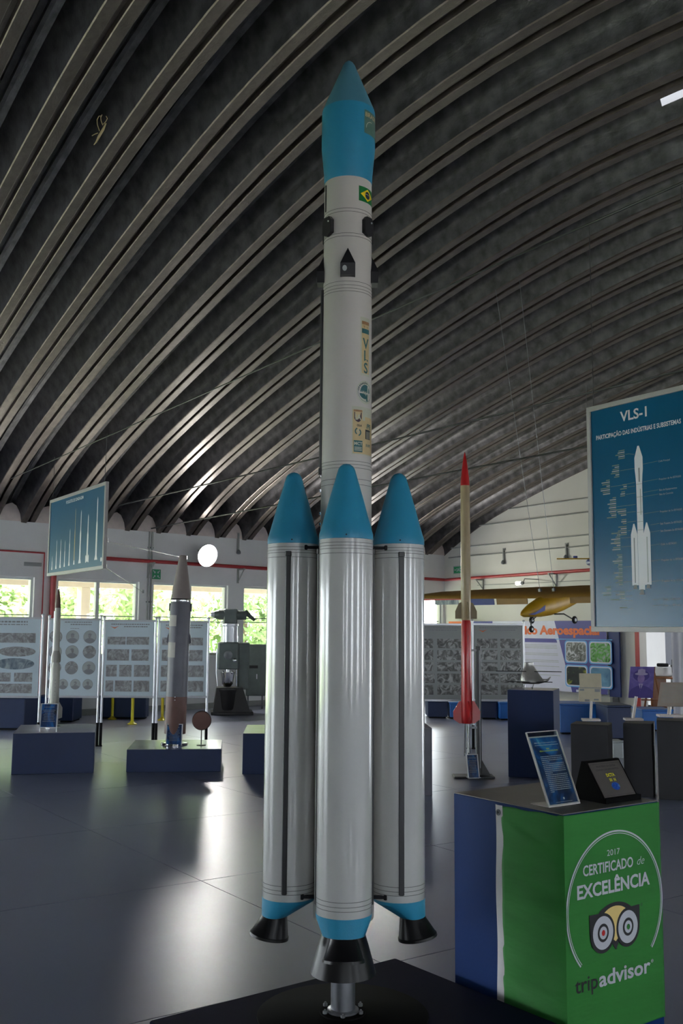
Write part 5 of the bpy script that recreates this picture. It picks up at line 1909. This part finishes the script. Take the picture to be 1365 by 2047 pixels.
part(bs, 'rail', 'dull_steel', lambda g: g.box(0.006, 0.018, -0.034, -0.03, 0.1, aty(958, 1300, RY2 + .12).z))
part(bs, 'foot', 'black_paint', lambda g: g.bbox(-0.30, 0.16, -0.16, 0.10, 0.0, 0.02, 0.006))
for s in (-1, 1):
    part(bs, 'gusset', 'black_paint', lambda g: g.prism([(0.0 + 0.03 * s, 0.02), (s * 0.13 + 0.0, 0.02), (s * 0.03, 0.19)], -0.01, 0.01))
for z in (rz_(1300), rz_(1455)):
    part(bs, 'clamp', 'dull_steel', lambda g: g.box(-0.12, -0.03, -0.09, -0.06, z - .012, z + .012))
card_stand('information_card', 'dark blue card leaning on the foot of the black stand', rx(942), RY2 - 0.12, 0.022, 0.13, 0.25, radians(14), 0.0, 0.22)

# ================================================================== tall blue plinth with the metal flying model
oT, aT, wT, hT = plinth('plinth', 'tall deep blue plinth carrying the silver flying model', 1016, 1109, 1378, 1553, 0.50, radians(-20), ('deep_blue', 'navy_top_sheen'))
hm_ = thing('flying_model', 'silver cone-bodied flying model with two long dark blades', 'model', (*(Vector((aT.x, aT.y, 0)) + Vector((0.30, 0.16, 0))).to_tuple()[:2], hT), radians(-6))
part(hm_, 'skid', 'dull_steel', lambda g: [g.tube([(x, -0.06, 0.006), (x, 0.12, 0.006)], 0.005, 6) for x in (-0.08, 0.02)] and None)
for x in (-0.08, 0.02):
    part(hm_, 'leg', 'dull_steel', lambda g: g.tube([(x, 0.02, 0.0), (x + 0.02, 0.02, 0.06)], 0.004, 6))
g = G()
g.loft([[(0.10 + 0.0 + 0.165 * cos(2 * pi * i / 20) * s + dx, 0.02 + 0.08 * sin(2 * pi * i / 20) * s, z) for i in range(20)] for s, dx, z in ((0.55, -0.09, 0.055), (0.85, -0.07, 0.075), (0.80, -0.085, 0.11), (0.55, -0.10, 0.19), (0.34, -0.115, 0.265), (0.33, -0.115, 0.30), (0.26, -0.115, 0.305))])
g.build('body', 'model_silver', hm_, 40)
part(hm_, 'tail_boom', 'model_silver', lambda g: g.tube([(0.08, 0.02, 0.085), (0.20, 0.02, 0.10), (0.235, 0.02, 0.14)], [0.03, 0.015, 0.006], 10), 40)
part(hm_, 'strut_frame', 'alu', lambda g: g.tube([(-0.16, 0.0, 0.20), (-0.12, 0.0, 0.245), (-0.09, 0.0, 0.25), (-0.12, 0.0, 0.20), (-0.16, 0.0, 0.20)], 0.004, 5), 40)
part(hm_, 'rotor_blade', 'black_matt', lambda g: g.bbox(-0.40, 0.36, -0.015, 0.015, 0.196, 0.204, 0.003))
part(hm_, 'rotor_blade', 'black_matt', lambda g: g.bbox(-0.27, 0.25, -0.045, -0.02, 0.076, 0.084, 0.003))

# ================================================================== charcoal plinths with reading stands
def desk_stand(name, label, px, zt_px, pbase, obj_h, y, w, lean, printer, mats, stem=True):
    q_ = Vector(pbase)
    o = thing(name, label, 'stand', tuple(q_))
    part(o, 'foot', 'acrylic_white', lambda g: g.bbox(-0.095, 0.095, -0.07, 0.09, 0, 0.02, 0.004))
    part(o, 'stem', 'acrylic_white', lambda g: g.tube([(0.0, 0.03, 0.018), (0.02, 0.0, obj_h)], 0.016, 10), 40)
    return o


def onplinth(px, py, h):
    return at(px, py, h)


# plinths (front corner positions read from the photograph)
PYD = 10.35
def cplinth(label, px0, px1, ytop, y, depth, rz):
    a = aty(px0, ytop, y)
    b = aty(px1, ytop, y)
    o = thing('plinth', label, 'plinth', (a.x, y, 0), rz, None)
    w = (b.x - a.x) / cos(rz)
    part(o, 'body', 'charcoal', lambda g: g.bbox(0, w, 0, depth, 0, a.z - .004, 0.004))
    part(o, 'top', 'charcoal', lambda g: g.bbox(0.002, w - .002, .002, depth - .002, a.z - .004, a.z, 0.003))
    return o, a.z


_, hE = cplinth('charcoal plinth carrying the cream card box stand', 1140, 1207, 1447, 10.4, 0.36, radians(-22))
_, hF = cplinth('charcoal plinth carrying the violet portrait', 1245, 1296, 1445, 10.4, 0.36, radians(-22))
_, hG = cplinth('charcoal plinth at the right edge under the tilted text board', 1312, 1376, 1440, 10.2, 0.36, radians(-18))
# footlike grey box seen between the plinths
o = thing('grey_case', 'small pale grey box seen between two charcoal plinths', 'box', (*at(1236, 1516, 0).to_tuple()[:2], 0))
part(o, 'body', 'print_grey_light', lambda g: g.bbox(-0.07, 0.07, 0, 0.25, 0, 0.2, 0.01))
part(o, 'lid', 'print_grey_light', lambda g: g.bbox(-0.075, 0.075, -0.005, 0.255, 0.2, 0.225, 0.008))

# cream card holder
q = at(1181, 1441, hE)
k1 = thing('card_holder', 'cream folded card holder with slots on a white stem', 'exhibit', (q.x, q.y, hE), radians(-8))
part(k1, 'foot', 'acrylic_white', lambda g: g.bbox(-0.095, 0.095, -0.06, 0.08, 0, 0.022, 0.004))
part(k1, 'stem', 'acrylic_white', lambda g: g.tube([(0.0, 0.02, 0.02), (0.01, 0.0, 0.21)], 0.015, 10), 40)
part(k1, 'card', 'card_cream', lambda g: g.bbox(-0.12, 0.11, -0.01, 0.02, 0.20, 0.345, 0.004))
part(k1, 'flap', 'card_cream', lambda g: g.at(Matrix.Translation((0, 0, 0.345)) @ Matrix.Rotation(radians(-14), 4, 'X')).bbox(-0.11, 0.12, -0.01, 0.01, 0.0, 0.155, 0.004))
part(k1, 'slot', 'print_grey', lambda g: [g.box(a, b, -0.013, -0.01, c, d) for a, b, c, d in ((-0.11, -0.065, 0.315, 0.335), (0.045, 0.10, 0.305, 0.335), (-0.06, -0.01, 0.205, 0.225), (0.035, 0.085, 0.215, 0.232), (-0.11, 0.11, 0.342, 0.350))] and None)
# violet portrait
q = at(1266, 1440, hF)
k2 = thing('portrait', 'violet portrait of a person in a brimmed hat on a white stem', 'picture', (q.x, q.y, hF), radians(-6))
part(k2, 'foot', 'acrylic_white', lambda g: g.bbox(-0.095, 0.095, -0.06, 0.08, 0, 0.022, 0.004))
part(k2, 'stem', 'acrylic_white', lambda g: g.tube([(0.0, 0.02, 0.02), (0.035, 0.0, 0.25)], 0.018, 10), 40)
PM = Matrix.Translation((0.085, 0, 0.235)) @ Matrix.Rotation(radians(-10), 4, 'X') @ Matrix(((1, 0, 0.12, 0), (0, 1, 0, 0), (0, 0, 1, 0), (0, 0, 0, 1)))
g = G().at(PM)
g.box(-0.13, 0.12, 0, 0.012, 0, 0.33)
pic = g.build('panel', 'portrait_violet', k2)
g = G().at(PM)
g.box(0.12, 0.128, -0.004, 0.014, 0, 0.33)
g.build('edge', 'wood', k2)
g = G().at(PM)
g.mat(0).poly([(-0.13, -0.001, 0.0), (0.12, -0.001, 0.0), (0.12, -0.001, 0.07), (0.07, -0.001, 0.11), (0.02, -0.001, 0.13), (-0.05, -0.001, 0.125), (-0.11, -0.001, 0.09), (-0.13, -0.001, 0.05)])
g.disc((-0.012, 0, 0.235), 0.085, -0.0012, 24, 0.06)
g.mat(1).disc((-0.012, 0, 0.205), 0.037, -0.0018, 20, 0.05)
g.mat(2).disc((-0.012, 0, 0.252), 0.068, -0.0024, 24, 0.014)
g.mat(2).poly([(-0.052, -0.0024, 0.255), (0.030, -0.0024, 0.255), (0.026, -0.0024, 0.298), (-0.008, -0.0024, 0.307), (-0.046, -0.0024, 0.298)])
g.mat(2).poly([(-0.035, -0.0018, 0.15), (-0.012, -0.0018, 0.075), (0.012, -0.0018, 0.15)])
g.mat(0).poly([(-0.016, -0.0024, 0.14), (-0.008, -0.0024, 0.14), (-0.006, -0.0024, 0.08), (-0.018, -0.0024, 0.08)])
g.build('figure_print', ['portrait_dark', 'portrait_face', 'portrait_hat'], pic)['label'] = 'head and shoulders of a person wearing a pale hat'
# tilted text board
q = at(1338, 1433, hG)
k3 = thing('reading_board', 'tilted cream board of small text on a white stem, right edge', 'stand', (q.x, q.y, hG), radians(-4))
part(k3, 'foot', 'acrylic_white', lambda g: g.bbox(-0.12, 0.12, -0.06, 0.08, 0, 0.024, 0.004))
part(k3, 'stem', 'acrylic_white', lambda g: g.tube([(0.0, 0.02, 0.02), (0.02, 0.04, 0.14)], 0.02, 10), 40)
LM = Matrix.Translation((0.07, -0.04, 0.115)) @ Matrix.Rotation(radians(-38), 4, 'X') @ Matrix(((1, 0, 0.28, 0), (0, 1, 0, 0), (0, 0, 1, 0), (0, 0, 0, 1)))
g = G().at(LM)
g.box(-0.20, 0.24, 0, 0.012, 0, 0.30)
bb = g.build('board', 'card_text', k3)
g = G().at(LM)
for i in range(15):
    z = 0.262 - i * 0.0155
    x = -0.17
    while x < 0.2:
        w_ = rr.uniform(0.01, 0.035)
        g.quad((x, -0.001, z), (x + w_, -0.001, z), (x + w_, -0.001, z + 0.0045), (x, -0.001, z + 0.0045))
        x += w_ + 0.005
g.build('printed_text', 'print_grey_light', bb)

# easel behind the portrait
q = at(1306, 1452, 0)
ez = thing('easel', 'dark wooden easel standing behind the violet portrait', 'easel', (q.x, q.y, 0), radians(-10))
for a_, b_ in (((-0.20, 0, 0), (-0.02, 0.02, 1.0)), ((0.22, 0, 0), (0.03, 0.02, 1.0)), ((0.03, 0.35, 0), (0.0, 0.04, 0.95))):
    part(ez, 'leg', 'wood', lambda g: g.tube([a_, b_], 0.018, 6))
part(ez, 'ledge', 'wood', lambda g: g.bbox(-0.2, 0.22, -0.05, 0.0, 0.45, 0.475, 0.004))

# dark rounded seat behind the card holder
q = at(1200, 1440, 0)
sd = thing('engine_casing', 'dark round glossy engine casing lying on the low blue case', 'exhibit', (q.x + 0.1, 12.9, aty(1170, 1407, 12.9).z))
g = G().at(Matrix.Rotation(radians(90), 4, 'Y'))
g.lathe([(0.05, -0.42), (0.07, -0.40), (0.09, -0.1), (0.13, 0.12), (0.16, 0.25), (0.165, 0.40), (0.13, 0.45), (0.12, 0.40)], 28)
g.v = [(x, y, z + 0.165) for x, y, z in g.v]
g.build('casing', 'black_gloss', sd, 40)
part(sd, 'cradle', 'black_matt', lambda g: [g.box(x, x + .03, -0.1, 0.1, 0.0, 0.06) for x in (-0.2, 0.25)] and None)
part(sd, 'label_sheet', 'panel_board_grey', lambda g: g.at(Matrix.Translation((-0.02, -0.2, 0.02)) @ Matrix.Rotation(radians(-20), 4, 'X')).box(-0.09, 0.08, 0, 0.005, 0, 0.2))

# ================================================================== wide printed backdrop on the gable wall
T0, T1, Z0, Z1 = -0.0, 5.56, 0.34, 1.90
T0 = 0.35
bk = thing('printed_backdrop', 'wide white and violet printed backdrop with orange title on the gable wall', 'banner', GP(0.16, T0, 0), GROT + pi / 2)
# local x runs with t, local -y faces the hall
bw = T1 - T0
part(bk, 'panel', 'banner_white', lambda g: g.box(0, bw, 0.0, 0.03, Z0, Z1))
part(bk, 'foot', 'dull_steel', lambda g: [g.box(x, x + .05, -0.0, 0.06, 0, Z0) for x in (0.2, 1.6, 3.0, 4.5)] and None)
g = G()
yy = -0.0015
tb = lambda px: onr(px, 1300, 0.16)[0] - T0
def zb_(py, px=1130):
    return onr(px, py, 0.16)[1]
g.mat(0).poly([(tb(1109), yy, Z1), (bw, yy, Z1), (bw, yy, Z0), (tb(1142), yy, Z0)])
g.mat(1).quad((0.0, yy, Z0), (tb(1046), yy, Z0), (tb(1046), yy, Z1 - .25), (0.0, yy, Z1 - .25))
g.mat(0).quad((tb(945), yy - .001, Z1 - .2), (tb(985), yy - .001, Z1 - .2), (tb(985), yy - .001, Z1), (tb(945), yy - .001, Z1))
g.mat(2).quad((0.0, yy - .001, Z1 - .2), (tb(932), yy - .001, Z1 - .2), (tb(932), yy - .001, Z1), (0.0, yy - .001, Z1))
g.mat(0).quad((tb(1047), yy, zb_(1285)), (tb(1114), yy, zb_(1285)), (tb(1112), yy, zb_(1277)), (tb(1047), yy, zb_(1277)))
for y_ in (1291, 1294, 1297, 1308, 1311, 1322, 1325, 1334, 1344, 1352):
    g.mat(3).quad((tb(1048), yy, zb_(y_)), (tb(1113 + (y_ - 1290) * .1), yy, zb_(y_)), (tb(1113 + (y_ - 1290) * .1), yy, zb_(y_ - 1)), (tb(1048), yy, zb_(y_ - 1)))
wtxt, _ = text2d('Centro Técnico Aeroespacial', 0.27, 0.045)
wd = max(v[0] for v in wtxt) - min(v[0] for v in wtxt)
xr = tb(1199)
full = (xr - tb(1049)) / 0.56
g.mat(4).text('Centro Técnico Aeroespacial', 0.27, face(xr - full / 2, zb_(1268), yy - 0.002), 0.045, sx=full / wd)
cells = [(1129, 1174, 1280, 1325), (1177, 1223, 1280, 1325), (1129, 1174, 1328, 1372), (1177, 1223, 1328, 1372)]
for i, (x0, x1, y0, y1) in enumerate(cells):
    a0, a1, b0, b1 = tb(x0), tb(x1), zb_(y1), zb_(y0)
    def rrect(ins, m, e):
        r_ = 0.07
        pts = []
        for cx_, cz_, aa in ((a1 - ins - r_, b1 - ins - r_, 0), (a0 + ins + r_, b1 - ins - r_, 90), (a0 + ins + r_, b0 + ins + r_, 180), (a1 - ins - r_, b0 + ins + r_, 270)):
            for k in range(5):
                q_ = radians(aa + k * 22.5)
                pts.append((cx_ + r_ * cos(q_), yy - e, cz_ + r_ * sin(q_)))
        g.mat(m).poly(pts)
    rrect(0.0, 5, 0.001)
    rrect(0.022, 6, 0.002)
    rrect(0.045, 7 + i, 0.003)
g.mat(5).quad((tb(1110), yy - .0006, zb_(1278.5)), (tb(1224), yy - .0006, zb_(1278.5)), (tb(1224), yy - .0006, zb_(1277)), (tb(1110), yy - .0006, zb_(1277)))
g.mat(6).quad((tb(1150), yy - .0006, Z0 + .01), (tb(1166), yy - .0006, Z0 + .01), (tb(1166), yy - .0006, zb_(1377)), (tb(1150), yy - .0006, zb_(1377)))
g.build('print', ['banner_violet', 'bright_blue', 'print_orange', 'print_grey_light', 'print_orange', 'glow_blue', 'banner_white', 'photo_town', 'photo_field', 'photo_night', 'photo_sky'], bk)
npn = thing('side_panel', 'plain navy upright panel at the right end of the printed backdrop', 'banner', GP(0.12, T1 + 0.02, 0), GROT + pi / 2)
part(npn, 'panel', 'banner_navy', lambda g: g.box(0, 0.29, 0, 0.04, 0.3, 1.95))
part(npn, 'foot', 'dull_steel', lambda g: g.box(0.1, 0.16, -0.1, 0.10, 0, 0.3))

# white curtain right of the doorway
cu = gablething('curtain', 'plain white curtain hanging right of the red doorway', 'curtain', 0, DOOR_T1 + 0.02, 0)
g = G()
n = 40
vs = []
for i in range(n + 1):
    t = 1.5 * i / n
    x = 0.07 + 0.025 * sin(t * 34)
    vs += [(x, t, 0.06), (x, t, 2.3)]
g.add(vs, [(2 * i, 2 * i + 2, 2 * i + 3, 2 * i + 1) for i in range(n)])
g.build('fabric', 'curtain_white', cu, 60)
part(cu, 'rod', 'alu', lambda g: g.tube([(0.07, -0.05, 2.31), (0.07, 1.6, 2.31)], 0.012, 8), 40)

# things in the room beyond the doorway
def beyond(name, label, cat, u, t, z=0.0):
    return gablething(name, label, cat, u, t + 0.55, z)


o = beyond('wall_poster', 'pale printed poster seen through the red doorway', 'poster', -1.6, 5.15, 0.95)
part(o, 'sheet', 'screen_paper', lambda g: g.box(0, 0.02, 0.0, 1.15, 0, 1.0))
part(o, 'green_block', 'sign_green', lambda g: g.box(0.02, 0.024, 0.72, 0.82, 0.55, 0.68))
part(o, 'blue_block', 'bright_blue', lambda g: g.box(0.02, 0.024, 0.72, 0.82, 0.36, 0.50))
for t_ in (0.1, 1.0):
    part(o, 'leg', 'dull_steel', lambda g: g.box(-0.02, 0.0, t_, t_ + 0.04, -0.95, 0.9))
o = beyond('notice_board', 'grey notice board on legs through the red doorway', 'board', -1.25, 5.78, 0.0)
part(o, 'board', 'board_grey', lambda g: g.box(0, 0.03, 0.0, 0.75, 1.12, 1.75))
for t_ in (0.02, 0.70):
    part(o, 'leg', 'dull_steel', lambda g: g.box(-0.03, 0.0, t_, t_ + 0.03, 0, 1.7))
o = beyond('desk', 'brown wooden desk through the red doorway', 'desk', -1.0, 5.55, 0.0)
part(o, 'top', 'wood', lambda g: g.bbox(0, 0.55, 0, 1.1, 0.70, 0.74, 0.01))
part(o, 'side_panel', 'wood', lambda g: g.box(0.02, 0.5, 0.04, 0.07, 0, 0.70))
part(o, 'side_panel', 'wood', lambda g: g.box(0.02, 0.5, 1.03, 1.06, 0, 0.70))
o = beyond('computer', 'white desktop computer with keyboard on the brown desk', 'computer', -0.75, 5.75, 0.74)
part(o, 'monitor', 'black_matt', lambda g: g.bbox(-0.02, 0.03, 0.22, 0.60, 0.08, 0.36, 0.01))
part(o, 'stand', 'black_matt', lambda g: g.box(-0.05, 0.06, 0.34, 0.48, 0.0, 0.09))
part(o, 'printer', 'alu', lambda g: g.bbox(-0.1, 0.18, -0.14, 0.14, 0.0, 0.2, 0.02))
part(o, 'lid', 'black_matt', lambda g: g.bbox(-0.08, 0.12, -0.10, 0.08, 0.2, 0.27, 0.02))

# ================================================================== yellow glider
GC = Vector((2.72, 13.0, 2.02))
gl = thing('glider_model', 'yellow model glider with blue trim hanging before the gable wall', 'model aircraft', tuple(GC), atan2(-0.66, -0.75))
gl.rotation_euler = (0, radians(9), atan2(-0.66, -0.75))
# local x = nose direction, local y = right wing? (towards the near right) ; z up
L2 = gl
g = G()
rings = []
for s, hw, hh, dz in ((0.62, 0.010, 0.012, -0.06), (0.56, 0.05, 0.045, -0.055), (0.42, 0.085, 0.085, -0.035), (0.22, 0.105, 0.125, -0.02), (0.0, 0.11, 0.145, -0.01), (-0.25, 0.10, 0.13, 0.0), (-0.6, 0.07, 0.09, 0.02), (-1.1, 0.04, 0.055, 0.035), (-1.7, 0.02, 0.035, 0.05), (-2.0, 0.012, 0.03, 0.055)):
    rings.append([(s, hw * cos(2 * pi * i / 16), dz + hh * sin(2 * pi * i / 16)) for i in range(16)])
g.loft(rings)
g.build('fuselage', 'glider_yellow', gl, 50)


def wing(side):
    g = G()
    secs = []
    for s, c, dz in ((0.0, 0.42, 0.0), (0.35, 0.42, 0.005), (1.2, 0.36, 0.015), (2.0, 0.27, 0.03), (2.30, 0.16, 0.035)):
        x0 = 0.20 - (0.42 - c) * 0.35
        y = side * s
        pr = [(0, 0), (0.03, 0.022), (0.15, 0.035), (0.5, 0.025), (1.0, 0.002), (0.5, -0.008), (0.12, -0.014)]
        secs.append([(x0 - a * c, y, 0.09 + dz + b + 0.24 * a * c) for a, b in pr])
    if side < 0:
        secs = [list(reversed(q)) for q in secs]
    g.loft(secs)
    w = g.build('wing', 'glider_ochre', gl, 40)
    g = G()
    for s0, s1 in ((0.34, 0.86),):
        g.box(0.02, 0.035, min(side * s0, side * s1), max(side * s0, side * s1), 0.0, 0.12)
    g.build('flap', 'glider_ochre', w)
    g = G()
    a, b = sorted((side * 0.90, side * 1.32))
    g.box(0.03, 0.045, a, b, 0.0, 0.13)
    g.build('aileron', 'glider_blue', w)
    a, b = sorted((side * 1.36, side * 2.2))
    g = G()
    g.box(0.06, 0.075, a, b, 0.085, 0.13)
    g.build('stripe', 'glider_red', w)
    a, b = sorted((side * 1.55, side * 2.0))
    g = G()
    g.box(0.03, 0.042, a, b, 0.015, 0.09)
    g.build('banner_strip', 'photo_slate', w)
    return w


wing(1)
wing(-1)
g = G()
for s in (-1, 1):
    g.add([(0.55, s * 0.056, -0.07), (0.42, s * 0.090, -0.055), (0.24, s * 0.109, 0.01), (0.26, s * 0.108, -0.06), (0.44, s * 0.082, -0.088)], [(0, 1, 2, 3, 4)])
g.build('nose_stripe', 'glider_blue', gl)
g = G()
g.loft([[(-1.75, 0, 0.05), (-2.05, 0, 0.05), (-2.05, 0.012, 0.05), (-1.75, 0.012, 0.05)], [(-1.9, 0, 0.40), (-2.1, 0, 0.40), (-2.1, 0.008, 0.40), (-1.9, 0.008, 0.40)]])
g.build('tail_fin', 'glider_yellow', gl)
g = G()
g.box(-2.05, -1.85, -0.45, 0.45, 0.38, 0.395)
g.build('tailplane', 'glider_yellow', gl)


def wheel(x, y, z, r, legpts):
    part(gl, 'wheel_strut', 'black_paint', lambda g: g.tube(legpts, 0.009, 6), 40)
    g = G().at(Matrix.Translation((x, y, z)) @ Matrix.Rotation(radians(90), 4, 'X'))
    g.lathe([(r * .45, -0.012), (r * .8, -0.016), (r, -0.008), (r, 0.008), (r * .8, 0.016), (r * .45, 0.012)], 18)
    w = g.build('wheel', 'black_matt', gl, 40)
    g = G().at(Matrix.Translation((x, y, z)) @ Matrix.Rotation(radians(90), 4, 'X'))
    g.lathe([(r * .44, -0.018), (r * .44, 0.018)], 12)
    g.build('hub', 'dull_steel', w, 40)


wheel(0.44, 0.0, -0.27, 0.042, [(0.44, 0, -0.16), (0.44, 0, -0.27)])
wheel(-0.02, 0.34, -0.22, 0.048, [(0.0, 0.05, -0.14), (0.0, 0.20, -0.14), (-0.02, 0.33, -0.22)])
wheel(-0.02, -0.34, -0.22, 0.048, [(0.0, -0.05, -0.14), (0.0, -0.20, -0.14), (-0.02, -0.33, -0.22)])
for y, ty in ((0.10, 0.10), (-0.12, -0.30)):
    top = vault(tof(gl.matrix_basis @ Vector((0, y, 0)))) - GC.z
    part(gl, 'wire', 'dull_steel', lambda g: g.tube([(0.02, y, 0.16), (0.0, ty, top)], 0.0035, 5), 60)
for y in (0.10, -0.12):
    part(gl, 'hook', 'dull_steel', lambda g: g.bbox(0.0, 0.04, y - .02, y + .02, 0.12, 0.20, 0.005))

# second small aircraft model by the poster edge
p = aty(1178, 1124, 17.0)
a2 = thing('small_aircraft_model', 'small yellow and blue aircraft model half hidden by the right poster', 'model aircraft', tuple(p), radians(-170))
part(a2, 'wing', 'glider_yellow', lambda g: g.loft([[(x0, y, z), (x0 - .16, y, z), (x0 - .16, y, z + .02), (x0, y, z + .02)] for y, x0, z in ((-0.55, 0.0, 0.05), (0.55, 0.0, 0.05))]))
a2.rotation_euler = (0, radians(-3), radians(80))
part(a2, 'fuselage', 'glider_blue', lambda g: g.loft([[(s, hw * cos(2 * pi * i / 12), hw * sin(2 * pi * i / 12)) for i in range(12)] for s, hw in ((0.2, 0.01), (0.15, 0.05), (-0.1, 0.06), (-0.5, 0.02))]), 40)
part(a2, 'engine_pod', 'glider_blue', lambda g: g.bbox(-0.05, 0.05, 0.2, 0.27, 0.06, 0.11, 0.01))
topz = vault(tof(p)) - p.z
part(a2, 'wire', 'dull_steel', lambda g: g.tube([(0, 0, 0.05), (0, 0, topz)], 0.003, 5), 60)

# curled tape hanging from the roof
d = ray(200, 258)
k = 7.0
while True:
    P_ = CAM + d * k
    if P_.z > vault(tof(P_)) - 0.03:
        break
    k += 0.02
tp = thing('tape_curl', 'pale curled strip of tape stuck to the dark roof, upper left', 'tape', tuple(P_ - Vector((0, 0, 0.0))))
TS = 0.0047
tq = lambda l: [((x - 200) * TS, 0.004 * i, (258 - y) * TS) for i, (x, y) in enumerate(l)]
part(tp, 'strip', 'tape', lambda g: g.tube(tq([(211, 246), (206, 258), (198, 272), (193, 283), (188, 289)]), [0.006, 0.012, 0.013, 0.008, 0.003], 6))
for lst in ([(199, 262), (194, 248), (193, 238), (196, 230), (200, 229)], [(205, 250), (201, 240), (200, 233), (202, 227)], [(206, 248), (211, 241), (213, 235), (210, 230)], [(196, 266), (190, 268), (184, 271)]):
    part(tp, 'loop', 'tape', lambda g: g.tube(tq(lst), 0.0035, 5), 60)
